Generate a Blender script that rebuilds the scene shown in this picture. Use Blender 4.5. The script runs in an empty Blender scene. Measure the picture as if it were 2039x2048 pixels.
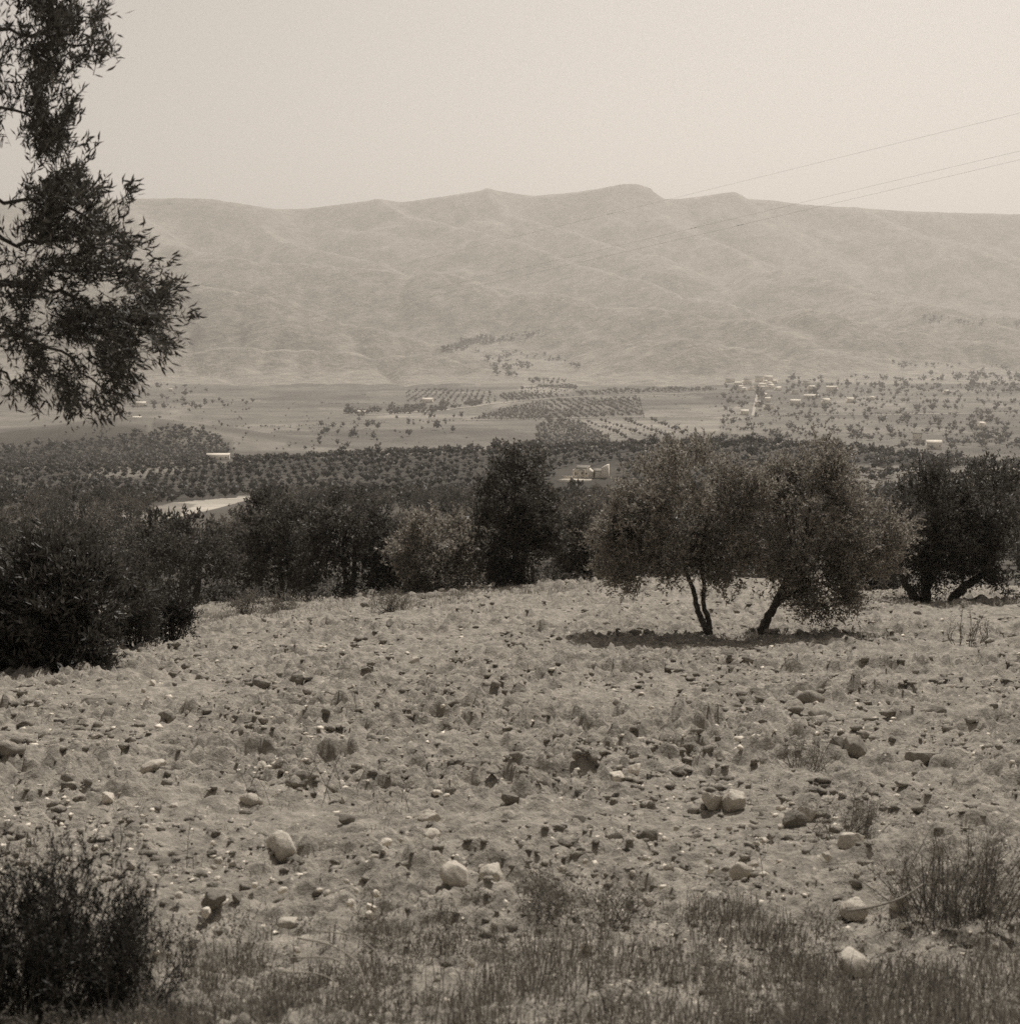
import bpy, math, random
import numpy as np
from mathutils import Vector

R = math.radians
rng = np.random.default_rng(7)
random.seed(7)
scene = bpy.context.scene
COL = scene.collection

# ------------------------------------------------------------------ camera
FPX, CU, CV = 1330.0, 509.5, 512.0          # focal length and centre for a 1019 x 1024 frame
PITCH = math.atan((512 - 340) / FPX)
cam_data = bpy.data.cameras.new('camera')
cam_data.sensor_fit = 'HORIZONTAL'
cam_data.sensor_width = 36.0
cam_data.lens = FPX / 1019 * 36.0
cam_data.clip_start = 0.2
cam_data.clip_end = 30000
cam_data.dof.use_dof = True
cam_data.dof.focus_distance = 45
cam_data.dof.aperture_fstop = 4.6
cam = bpy.data.objects.new('camera', cam_data)
COL.objects.link(cam)
cam.location = (0, 0, 0)
cam.rotation_euler = (math.pi / 2 - PITCH, 0, 0)
scene.camera = cam

# ------------------------------------------------------------------ sky, sun, exposure
SUN_EL, SUN_AZ = R(53), R(20)               # ahead of the camera, a little to the right
world = bpy.data.worlds.new('World')
scene.world = world
world.use_nodes = True
wn = world.node_tree
wn.nodes.clear()
sky = wn.nodes.new('ShaderNodeTexSky')
sky.sky_type = 'NISHITA'
sky.sun_disc = False
sky.sun_elevation = SUN_EL
sky.sun_rotation = SUN_AZ
sky.altitude = 600
sky.dust_density = 3.0
bw = wn.nodes.new('ShaderNodeRGBToBW')
tint = wn.nodes.new('ShaderNodeVectorMath'); tint.operation = 'MULTIPLY'
tint.inputs[1].default_value = (1.07, 0.985, 0.905)
bg = wn.nodes.new('ShaderNodeBackground')
bg.inputs['Strength'].default_value = 0.105
wo = wn.nodes.new('ShaderNodeOutputWorld')
wn.links.new(sky.outputs[0], bw.inputs[0])
wn.links.new(bw.outputs[0], tint.inputs[0])
wn.links.new(tint.outputs[0], bg.inputs['Color'])
wn.links.new(bg.outputs[0], wo.inputs['Surface'])

sun_data = bpy.data.lights.new('sun', 'SUN')
sun_data.energy = 3.9
sun_data.angle = R(0.5)
sun_data.color = (1.0, 0.95, 0.885)
sun = bpy.data.objects.new('sun', sun_data)
COL.objects.link(sun)
to_sun = Vector((math.sin(SUN_AZ) * math.cos(SUN_EL), math.cos(SUN_AZ) * math.cos(SUN_EL), math.sin(SUN_EL)))
sun.rotation_euler = (-to_sun).to_track_quat('-Z', 'Y').to_euler()
sun.location = to_sun * 50

scene.view_settings.view_transform = 'Standard'
scene.view_settings.look = 'None'
scene.view_settings.exposure = 0.0
scene.view_settings.gamma = 1.0
scene.view_settings.use_curve_mapping = False
scene.render.engine = 'CYCLES'
scene.cycles.use_denoising = False
scene.cycles.max_bounces = 6
scene.cycles.transparent_max_bounces = 8
scene.cycles.volume_bounces = 0
scene.render.use_motion_blur = False

# ------------------------------------------------------------------ small maths
_perm = rng.permutation(512).astype(np.int64)
_perm = np.concatenate([_perm, _perm, _perm])
_ang = rng.random(512) * 2 * np.pi
_gx, _gy = np.cos(_ang), np.sin(_ang)

def noise2(x, y):
    xi = np.floor(x).astype(np.int64); yi = np.floor(y).astype(np.int64)
    xf = x - xi; yf = y - yi
    xi &= 511; yi &= 511
    u = xf * xf * xf * (xf * (xf * 6 - 15) + 10); v = yf * yf * yf * (yf * (yf * 6 - 15) + 10)
    def g(ix, iy, dx, dy):
        h = _perm[_perm[ix & 511] + (iy & 511)] & 511
        return _gx[h] * dx + _gy[h] * dy
    a = g(xi, yi, xf, yf); b = g(xi + 1, yi, xf - 1, yf)
    c = g(xi, yi + 1, xf, yf - 1); d = g(xi + 1, yi + 1, xf - 1, yf - 1)
    return ((a * (1 - u) + b * u) * (1 - v) + (c * (1 - u) + d * u) * v) * 1.5

def fbm(x, y, octv=4, gain=0.5):
    s = np.zeros_like(x, dtype=float); a = 1.0; f = 1.0
    for k in range(octv):
        s += a * noise2(x * f + 17.3 * k, y * f - 9.1 * k); a *= gain; f *= 2.03
    return s

def slope_of_row(v):                         # rise per metre of depth for a picture row
    cy = -(np.asarray(v, float) - CV) / FPX
    return (cy * math.cos(PITCH) - math.sin(PITCH)) / (math.cos(PITCH) + cy * math.sin(PITCH))

def bearing(u, v):                           # x per metre of depth
    cy = -(np.asarray(v, float) - CV) / FPX
    return (np.asarray(u, float) - CU) / FPX / (math.cos(PITCH) + cy * math.sin(PITCH))

def at(u, v, d):
    return np.array([bearing(u, v) * d, d, slope_of_row(v) * d])

def project(p):
    p = np.atleast_2d(p)
    z = p[:, 1] * math.cos(PITCH) - p[:, 2] * math.sin(PITCH)
    y = p[:, 1] * math.sin(PITCH) + p[:, 2] * math.cos(PITCH)
    return CU + FPX * p[:, 0] / z, CV - FPX * y / z

def smooth(a, s, axis):
    n = int(3 * s) + 1
    k = np.exp(-0.5 * (np.arange(-n, n + 1) / s) ** 2); k /= k.sum()
    p = [(0, 0)] * a.ndim; p[axis] = (n, n)
    b = np.pad(a, p, mode='edge')
    return np.apply_along_axis(lambda r: np.convolve(r, k, 'valid'), axis, b)

def inside(poly, x, y):
    x = np.asarray(x); y = np.asarray(y); r = np.zeros(x.shape, bool); n = len(poly)
    for i in range(n):
        x0, y0 = poly[i]; x1, y1 = poly[(i + 1) % n]
        if y0 == y1: continue
        c = ((y0 > y) != (y1 > y)) & (x < (x1 - x0) * (y - y0) / (y1 - y0) + x0)
        r ^= c
    return r

# ------------------------------------------------------------------ the lie of the land
UC = np.array([-330, -150, 43, 200, 330, 450, 560, 700, 850, 980, 1170, 1350], float)
def row(*v):
    v = list(v)
    return [v[0]] + v + [v[-1]] if len(v) == 10 else [v[0]] * 12
LAND = {
    5.5: row(985), 7: row(905), 9: row(832), 12: row(766), 16: row(720, 719, 718, 717, 716, 716, 716, 715, 714, 713),
    22: row(676, 675, 672, 670, 669, 669, 669, 669, 668, 667),
    26: row(664, 657, 651, 648, 647, 647, 646, 646, 645, 644),
    30: row(668, 658, 637, 631, 630, 629, 629, 629, 628, 627),
    36: row(664, 655, 625, 613, 609, 608, 608, 609, 611, 612),
    45: row(640, 640, 619, 607, 593, 587, 588, 593, 598, 600),
    52: row(625, 628, 612, 601, 590, 582, 584, 590, 596, 598),
    60: row(612, 612, 604, 597, 588, 579, 578, 582, 587, 590),
    80: row(585, 585, 580, 575, 568, 563, 562, 563, 566, 570),
    120: row(553, 552, 550, 546, 542, 540, 538, 538, 540, 542),
    160: row(530, 530, 528, 526, 525, 523, 522, 522, 522, 522),
    210: row(511, 511, 510, 509, 509, 509, 509, 508, 507, 506),
    260: row(506), 320: row(503), 420: row(501), 500: row(498),
    540: row(493, 493, 492, 491, 490, 489, 488, 489, 492, 493),
    580: row(484, 484, 482, 477, 475, 472, 468, 471, 482, 484),
    620: row(477, 477, 475, 465, 463, 460, 455, 459, 474, 476),
    660: row(471, 471, 469, 458, 455, 451, 445, 450, 469, 470),
    690: row(467, 467, 465, 454, 451, 447, 439, 446, 466, 467),
    730: row(467, 467, 465, 454, 451, 447, 440, 447, 466, 467),
    800: row(470, 470, 468, 460, 457, 453, 449, 454, 469, 470),
    950: row(468, 468, 466, 460, 458, 456, 454, 457, 466, 467),
    1100: row(460, 460, 459, 456, 455, 454, 453, 455, 460, 460),
    1250: row(452, 452, 451, 449, 449, 449, 449, 451, 455, 456),
    1480: row(434), 1720: row(421), 1980: row(410), 2230: row(401), 2480: row(393),
    2720: row(386), 3000: row(379), 3400: row(369), 4000: row(360), 5000: row(338), 6000: row(305),
    7000: row(270), 7600: row(270), 8800: row(290),
}
D0, D1, ND = 2.0, 8700.0, 1600
T0, T1, NT = -0.62, 0.62, 560
TS = np.linspace(T0, T1, NT)
LD = np.linspace(math.log(D0), math.log(D1), ND)
DS = np.exp(LD)
ks = sorted(LAND)
zrows = [np.full(12, -1.66), np.full(12, -2.14)] + [slope_of_row(np.array(LAND[k])) * k for k in ks]
kd = np.log(np.array([2.0, 3.6] + ks))
ZR = np.array(zrows)
tmp = np.stack([np.interp(LD, kd, ZR[:, i]) for i in range(12)], 1)
ucols = (UC - CU) / FPX
ZT = np.stack([np.interp(TS, ucols, tmp[i]) for i in range(ND)], 0)
ZT = smooth(smooth(ZT, 9, 0), 14, 1)
XX = TS[None, :] * DS[:, None]
YY = np.repeat(DS[:, None], NT, 1)

# low hill with a wood on the left of the valley, and two small bare mounds
def bump(u, v, d, h, rx, ry):
    p = at(u, v, d)
    return h * np.exp(-((XX - p[0]) / rx) ** 2 - ((YY - p[1]) / ry) ** 2)
ZT += bump(160, 440, 1300, 24, 110, 110) + bump(40, 445, 1240, 14, 120, 90)
ZT += bump(130, 415, 1800, 10, 90, 60) + bump(80, 428, 1580, 7, 60, 50)
ZT += bump(880, 432, 1500, 7, 140, 80) + bump(545, 388, 2500, 10, 90, 60)
wv = np.clip((YY - 70) / 200, 0, 1) * np.clip((3200 - YY) / 800, 0, 1)
ZT += wv * (fbm(XX / 95, YY / 95, 3) * 1.0)

# mountain: ridge lines with flanks falling away on both sides
SPURS = [
    # skyline
    ([(-250, 206), (-100, 203), (43, 200), (127, 198), (175, 197), (212, 198), (244, 203), (275, 208), (307, 207), (339, 203),
      (381, 199), (402, 201), (445, 195), (487, 189), (503, 191), (535, 195), (577, 191), (620, 184), (640, 185), (654, 198),
      (683, 197), (710, 194), (733, 192), (737, 197), (768, 199), (816, 204), (858, 207), (900, 210), (980, 212), (1120, 215), (1250, 220)],
     [7000] * 31, 0.42),
    ([(570, 193), (592, 190), (608, 185), (622, 181), (638, 181), (648, 184), (652, 190)], [6960] * 7, 1.6),
    ([(704, 196), (714, 191), (734, 189), (736, 194)], [6960] * 4, 1.6),
    ([(480, 191), (487, 186), (496, 190)], [6960] * 3, 1.3),
    ([(376, 199), (402, 213), (431, 219), (455, 224), (482, 231), (527, 244), (562, 259), (609, 271), (646, 281), (676, 294), (709, 299), (740, 306)],
     [6950, 6700, 6500, 6350, 6200, 5950, 5750, 5500, 5300, 5100, 4950, 4800], 0.34),
    ([(275, 209), (262, 226), (280, 240), (330, 252), (380, 262)], [6900, 6600, 6300, 6000, 5700], 0.33),
    ([(127, 205), (140, 225), (160, 240), (200, 250), (240, 259)], [6900, 6300, 5800, 5400, 5100], 0.33),
    ([(487, 190), (500, 210), (540, 222), (600, 240), (660, 255)], [6950, 6700, 6500, 6200, 5900], 0.33),
    ([(-150, 258), (60, 256), (200, 260), (300, 263), (391, 269), (438, 271), (473, 280), (509, 291), (551, 292), (582, 297), (609, 305),
      (650, 307), (687, 311), (718, 319), (757, 320), (796, 335), (830, 345)],
     [5200, 5200, 5100, 5000, 4900, 4800, 4700, 4600, 4500, 4400, 4300, 4150, 4050, 3950, 3850, 3700, 3550], 0.33),
    ([(633, 196), (670, 222), (710, 238), (745, 255), (752, 271), (779, 267), (807, 273), (840, 283), (872, 292), (940, 305), (1010, 316)],
     [6950, 6600, 6300, 6000, 5700, 5500, 5350, 5200, 5000, 4800, 4600], 0.33),
    ([(733, 194), (760, 215), (807, 245), (829, 260), (857, 278), (900, 293)], [6950, 6800, 6500, 6300, 6050, 5800], 0.33),
    ([(858, 208), (900, 225), (950, 240), (1010, 262), (1100, 280)], [6950, 6700, 6450, 6150, 5850], 0.33),
    ([(860, 300), (916, 304), (927, 302), (949, 311), (977, 319), (1040, 332)], [4900, 4500, 4400, 4300, 4200, 4000], 0.33),
    ([(760, 320), (790, 312), (809, 308), (831, 312), (862, 321), (894, 329), (949, 336), (1020, 346)],
     [4200, 4000, 3920, 3850, 3800, 3750, 3700, 3600], 0.32),
    ([(-150, 292), (60, 286), (130, 280), (196, 282), (236, 290), (291, 301), (345, 319), (402, 335), (440, 345), (480, 356)],
     [4300, 4200, 4100, 4000, 3900, 3800, 3700, 3600, 3500, 3400], 0.32),
    ([(600, 348), (643, 338), (670, 335), (698, 340), (740, 346), (800, 356)], [3500, 3400, 3360, 3300, 3260, 3200], 0.3),
    ([(-60, 352), (100, 349), (250, 348), (360, 351), (413, 353), (442, 356), (464, 363), (491, 371)],
     [3350, 3350, 3330, 3300, 3250, 3220, 3180, 3100], 0.28),
]
msel = DS > 2300
mx, my = XX[msel], YY[msel]
base_m = ZT[msel]
wx = mx + 55 * fbm(mx / 420, my / 420, 3); wy = my + 55 * fbm(mx / 420 + 50, my / 420, 3)
acc = np.exp(0.075 * np.clip(base_m, -300, 1500))
for pts, ds_, sl in SPURS:
    P = np.array([at(u, v, d) for (u, v), d in zip(pts, ds_)])
    best = np.full(mx.shape, -1e9)
    for a, b in zip(P[:-1], P[1:]):
        ab = b[:2] - a[:2]; L2 = (ab ** 2).sum()
        s = np.clip(((wx - a[0]) * ab[0] + (wy - a[1]) * ab[1]) / L2, 0, 1)
        # near the crest keep the line true, warp the flanks
        dx = wx - (a[0] + s * ab[0]); dy = wy - (a[1] + s * ab[1])
        s2 = np.clip(((mx - a[0]) * ab[0] + (my - a[1]) * ab[1]) / L2, 0, 1)
        dx2 = mx - (a[0] + s2 * ab[0]); dy2 = my - (a[1] + s2 * ab[1])
        r0 = np.hypot(dx2, dy2); r1 = np.hypot(dx, dy)
        w = np.clip(r0 / 260, 0, 1)
        r = r0 * (1 - w) + r1 * w
        zz = a[2] + (s * w + s2 * (1 - w)) * (b[2] - a[2]) - sl * 1.55 * (np.sqrt(r * r + 12 ** 2) - 12)
        best = np.maximum(best, zz)
    acc += np.exp(0.075 * np.clip(best, -400, 1500))
zm = np.log(acc) / 0.075
far = np.clip((my - 2500) / 700, 0, 1)
zm = base_m * (1 - far) + zm * far
qx = mx + 60 * noise2(mx / 300, my / 300 + 11); qy = my + 60 * noise2(mx / 300 + 31, my / 300)
gul = 15 * (1 - np.abs(noise2(qx / 420 + 4, qy / 900))) ** 7 + 7 * (1 - np.abs(noise2(qx / 120 + 14, qy / 420))) ** 5
zm += far * np.clip((7030 - my) / 250, .22, 1) * (5 * fbm(mx / 240, my / 290, 4) - gul)
ZT[msel] = zm

def ground(x, y):
    x = np.asarray(x, float); y = np.asarray(y, float)
    yc = np.maximum(y, D0)
    t = np.clip(x / yc, T0, T1 - 1e-6)
    fi = np.clip((np.log(yc) - LD[0]) / (LD[1] - LD[0]), 0, ND - 1.001)
    fj = np.clip((t - T0) / (TS[1] - TS[0]), 0, NT - 1.001)
    i = fi.astype(int); j = fj.astype(int); a = fi - i; b = fj - j
    return (ZT[i, j] * (1 - a) * (1 - b) + ZT[i + 1, j] * a * (1 - b) + ZT[i, j + 1] * (1 - a) * b + ZT[i + 1, j + 1] * a * b)

_hd = np.exp(np.linspace(math.log(3.0), math.log(8600), 2600))
def hit(u, v, dmin=3.0, dmax=8600.0):
    """where the ray through a picture point first meets the ground (NaN when it misses)"""
    u = np.atleast_1d(np.asarray(u, float)); v = np.atleast_1d(np.asarray(v, float))
    out = np.full((len(u), 3), np.nan)
    dd = _hd[(_hd >= dmin) & (_hd <= dmax)]
    for k in range(0, len(u), 400):
        uu, vv = u[k:k + 400], v[k:k + 400]
        t = bearing(uu, vv)[:, None]; s = slope_of_row(vv)[:, None]
        diff = s * dd[None, :] - ground(t * dd[None, :], np.repeat(dd[None, :], len(uu), 0))
        below = diff < 0
        idx = np.argmax(below, 1); ok = below.any(1) & (idx > 0)
        r = np.arange(len(uu))
        i1 = np.maximum(idx, 1); f0 = diff[r, i1 - 1]; f1 = diff[r, i1]
        w = f0 / np.where(f0 - f1 == 0, 1, f0 - f1)
        d = dd[i1 - 1] + w * (dd[i1] - dd[i1 - 1])
        out[k:k + 400][ok] = np.stack([t[:, 0] * d, d, ground(t[:, 0] * d, d)], 1)[ok]
    return out

# ------------------------------------------------------------------ mesh helpers
def mesh_np(name, verts, quads=None, tris=None, smooth_shade=False):
    me = bpy.data.meshes.new(name)
    verts = np.asarray(verts, np.float32)
    loops, starts, n = [], [], 0
    if quads is not None and len(quads):
        quads = np.asarray(quads, np.int32); loops.append(quads.ravel()); starts.append(np.arange(len(quads)) * 4); n = quads.size
    if tris is not None and len(tris):
        tris = np.asarray(tris, np.int32); loops.append(tris.ravel()); starts.append(n + np.arange(len(tris)) * 3)
    loops = np.concatenate(loops).astype(np.int32); starts = np.concatenate(starts).astype(np.int32)
    me.vertices.add(len(verts)); me.vertices.foreach_set('co', verts.ravel())
    me.loops.add(len(loops)); me.loops.foreach_set('vertex_index', loops)
    me.polygons.add(len(starts)); me.polygons.foreach_set('loop_start', starts)
    me.update(calc_edges=True)
    if smooth_shade:
        me.polygons.foreach_set('use_smooth', np.ones(len(starts), bool))
    return me

class MB:
    """collects quads and triangles for one mesh"""
    def __init__(self): self.v, self.q, self.t, self.n = [], [], [], 0
    def add(self, verts, quads=None, tris=None):
        verts = np.asarray(verts, float)
        if quads is not None and len(quads): self.q.append(np.asarray(quads) + self.n)
        if tris is not None and len(tris): self.t.append(np.asarray(tris) + self.n)
        self.v.append(verts); self.n += len(verts); return self
    def mesh(self, name, smooth_shade=False):
        return mesh_np(name, np.concatenate(self.v), np.concatenate(self.q) if self.q else None,
                       np.concatenate(self.t) if self.t else None, smooth_shade)
    def build(self, name, mat, parent=None, smooth_shade=False):
        return link(name, self.mesh(name, smooth_shade), mat, parent)

def link(name, me, mat=None, parent=None):
    o = bpy.data.objects.new(name, me)
    if mat is not None and not me.materials: me.materials.append(mat)
    COL.objects.link(o)
    if parent is not None: o.parent = parent
    return o

def tag(o, label=None, cat=None, group=None, kind=None):
    if label: o['label'] = label
    if cat: o['category'] = cat
    if group: o['group'] = group
    if kind: o['kind'] = kind
    return o

def empty(name, loc, rz=0.0, scale=1.0):
    o = bpy.data.objects.new(name, None); o.empty_display_size = 0.2
    COL.objects.link(o); o.location = Vector([float(c) for c in loc]); o.rotation_euler = (0, 0, rz)
    o.scale = (scale,) * 3 if not hasattr(scale, '__len__') else scale
    return o

def tube(mb, pts, rad, seg=7, wobble=0.0, cap=True):
    pts = np.asarray(pts, float); rad = np.broadcast_to(np.asarray(rad, float), (len(pts),))
    tan = np.gradient(pts, axis=0); tan /= np.linalg.norm(tan, axis=1, keepdims=True) + 1e-9
    ref = np.array([0.31, 0.87, 0.38]); ref /= np.linalg.norm(ref)
    n1 = np.cross(tan, ref); n1 /= np.linalg.norm(n1, axis=1, keepdims=True) + 1e-9
    n2 = np.cross(tan, n1)
    a = np.arange(seg) / seg * 2 * np.pi
    w = 1 + wobble * (rng.random((len(pts), seg)) - 0.5)
    ring = pts[:, None, :] + (rad[:, None] * w)[..., None] * (np.cos(a)[None, :, None] * n1[:, None, :] + np.sin(a)[None, :, None] * n2[:, None, :])
    v = ring.reshape(-1, 3); q = []
    for i in range(len(pts) - 1):
        for j in range(seg):
            q.append((i * seg + j, i * seg + (j + 1) % seg, (i + 1) * seg + (j + 1) % seg, (i + 1) * seg + j))
    t = []
    if cap:
        v = np.concatenate([v, pts[:1], pts[-1:]]); m = len(pts) * seg
        for j in range(seg):
            t.append((m, (j + 1) % seg, j)); t.append((m + 1, m - seg + j, m - seg + (j + 1) % seg))
    mb.add(v, q, t)

def curve_pts(ctrl, n):
    ctrl = np.asarray(ctrl, float); k = len(ctrl)
    P = np.concatenate([[2 * ctrl[0] - ctrl[1]], ctrl, [2 * ctrl[-1] - ctrl[-2]]])
    out = []
    for s in np.linspace(0, k - 1 - 1e-6, n):
        i = int(s); f = s - i; p0, p1, p2, p3 = P[i:i + 4]
        out.append(0.5 * ((2 * p1) + (-p0 + p2) * f + (2 * p0 - 5 * p1 + 4 * p2 - p3) * f * f + (-p0 + 3 * p1 - 3 * p2 + p3) * f ** 3))
    return np.array(out)

def unit(a): return a / (np.linalg.norm(a, axis=-1, keepdims=True) + 1e-9)

def box(mb, x0, x1, y0, y1, z0, z1):
    v = [(x0, y0, z0), (x1, y0, z0), (x1, y1, z0), (x0, y1, z0), (x0, y0, z1), (x1, y0, z1), (x1, y1, z1), (x0, y1, z1)]
    mb.add(v, [(0, 3, 2, 1), (4, 5, 6, 7), (0, 1, 5, 4), (1, 2, 6, 5), (2, 3, 7, 6), (3, 0, 4, 7)])

def icosphere(sub):
    p = (1 + 5 ** .5) / 2
    v = [(-1, p, 0), (1, p, 0), (-1, -p, 0), (1, -p, 0), (0, -1, p), (0, 1, p), (0, -1, -p), (0, 1, -p), (p, 0, -1), (p, 0, 1), (-p, 0, -1), (-p, 0, 1)]
    f = [(0, 11, 5), (0, 5, 1), (0, 1, 7), (0, 7, 10), (0, 10, 11), (1, 5, 9), (5, 11, 4), (11, 10, 2), (10, 7, 6), (7, 1, 8),
         (3, 9, 4), (3, 4, 2), (3, 2, 6), (3, 6, 8), (3, 8, 9), (4, 9, 5), (2, 4, 11), (6, 2, 10), (8, 6, 7), (9, 8, 1)]
    v = [Vector(x).normalized() for x in v]
    for _ in range(sub):
        mid = {}; nf = []
        def m(a, b):
            k = (min(a, b), max(a, b))
            if k not in mid: mid[k] = len(v); v.append(((v[a] + v[b]) / 2).normalized())
            return mid[k]
        for a, b, c in f:
            ab, bc, ca = m(a, b), m(b, c), m(c, a)
            nf += [(a, ab, ca), (b, bc, ab), (c, ca, bc), (ab, bc, ca)]
        f = nf
    return np.array([tuple(x) for x in v]), np.array(f)
ICO0, ICO1, ICO2, ICO3 = icosphere(0), icosphere(1), icosphere(2), icosphere(3)

# ------------------------------------------------------------------ materials (sepia toned)
def S(l, a=1.0): return (1.075 * l, 0.985 * l, 0.845 * l, a)

def new_mat(name):
    m = bpy.data.materials.new(name); m.use_nodes = True
    nt = m.node_tree; nt.nodes.clear()
    return m, nt, nt.nodes, nt.links

def ramp(n, stops):
    r = n.new('ShaderNodeValToRGB')
    while len(r.color_ramp.elements) < len(stops): r.color_ramp.elements.new(0.5)
    for e, (p, c) in zip(r.color_ramp.elements, stops): e.position = p; e.color = c
    return r

def earth_mat(name, lo, mid, hi, scale, detail=8, rough=0.95, bump=0.3, bscale=None, bdist=0.02, attr=None, speck=None, rel=0.6):
    m, nt, n, L = new_mat(name)
    tc = n.new('ShaderNodeTexCoord')
    nz = n.new('ShaderNodeTexNoise'); nz.inputs['Scale'].default_value = scale; nz.inputs['Detail'].default_value = detail
    nz.inputs['Roughness'].default_value = rel
    L.new(tc.outputs['Object'], nz.inputs['Vector'])
    r = ramp(n, [(0.30, S(lo)), (0.5, S(mid)), (0.70, S(hi))])
    L.new(nz.outputs['Fac'], r.inputs['Fac'])
    col = r.outputs['Color']
    if attr:
        at_ = n.new('ShaderNodeAttribute'); at_.attribute_name = attr
        mul = n.new('ShaderNodeMixRGB'); mul.blend_type = 'MULTIPLY'; mul.inputs['Fac'].default_value = 1
        L.new(col, mul.inputs[1]); L.new(at_.outputs['Color'], mul.inputs[2]); col = mul.outputs[0]
    if speck:
        sc, amt, thr = speck
        vo = n.new('ShaderNodeTexVoronoi'); vo.inputs['Scale'].default_value = sc; L.new(tc.outputs['Object'], vo.inputs['Vector'])
        rr = ramp(n, [(thr, (1, 1, 1, 1)), (thr + 0.06, (0, 0, 0, 1))]); L.new(vo.outputs['Distance'], rr.inputs['Fac'])
        sepc = n.new('ShaderNodeSeparateColor'); L.new(vo.outputs['Color'], sepc.inputs[0])
        gt = n.new('ShaderNodeMath'); gt.operation = 'GREATER_THAN'; gt.inputs[1].default_value = 0.72; L.new(sepc.outputs[0], gt.inputs[0])
        mm = n.new('ShaderNodeMath'); mm.operation = 'MULTIPLY'; L.new(gt.outputs[0], mm.inputs[0]); L.new(rr.outputs['Color'], mm.inputs[1])
        mx_ = n.new('ShaderNodeMixRGB'); L.new(mm.outputs[0], mx_.inputs['Fac']); L.new(col, mx_.inputs[1]); mx_.inputs[2].default_value = S(amt); col = mx_.outputs[0]
    p = n.new('ShaderNodeBsdfPrincipled'); p.inputs['Roughness'].default_value = rough
    p.inputs['Specular IOR Level'].default_value = 0.15
    L.new(col, p.inputs['Base Color'])
    if bump:
        b2 = n.new('ShaderNodeTexNoise'); b2.inputs['Scale'].default_value = bscale or scale * 4; b2.inputs['Detail'].default_value = 6
        b2.inputs['Roughness'].default_value = 0.65
        L.new(tc.outputs['Object'], b2.inputs['Vector'])
        bp = n.new('ShaderNodeBump'); bp.inputs['Strength'].default_value = bump; bp.inputs['Distance'].default_value = bdist
        L.new(b2.outputs['Fac'], bp.inputs['Height']); L.new(bp.outputs['Normal'], p.inputs['Normal'])
    o = n.new('ShaderNodeOutputMaterial'); L.new(p.outputs[0], o.inputs['Surface'])
    return m

def leaf_mat(name, lo, hi, trans=0.25, rough=0.5, spec=0.35):
    m, nt, n, L = new_mat(name)
    g = n.new('ShaderNodeNewGeometry')
    r = ramp(n, [(0.0, S(lo)), (1.0, S(hi))]); L.new(g.outputs['Random Per Island'], r.inputs['Fac'])
    p = n.new('ShaderNodeBsdfPrincipled'); p.inputs['Roughness'].default_value = rough; p.inputs['Specular IOR Level'].default_value = spec
    L.new(r.outputs['Color'], p.inputs['Base Color'])
    t = n.new('ShaderNodeBsdfTranslucent'); L.new(r.outputs['Color'], t.inputs['Color'])
    mx_ = n.new('ShaderNodeMixShader'); mx_.inputs['Fac'].default_value = trans
    L.new(p.outputs[0], mx_.inputs[1]); L.new(t.outputs[0], mx_.inputs[2])
    o = n.new('ShaderNodeOutputMaterial'); L.new(mx_.outputs[0], o.inputs['Surface'])
    return m

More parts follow.
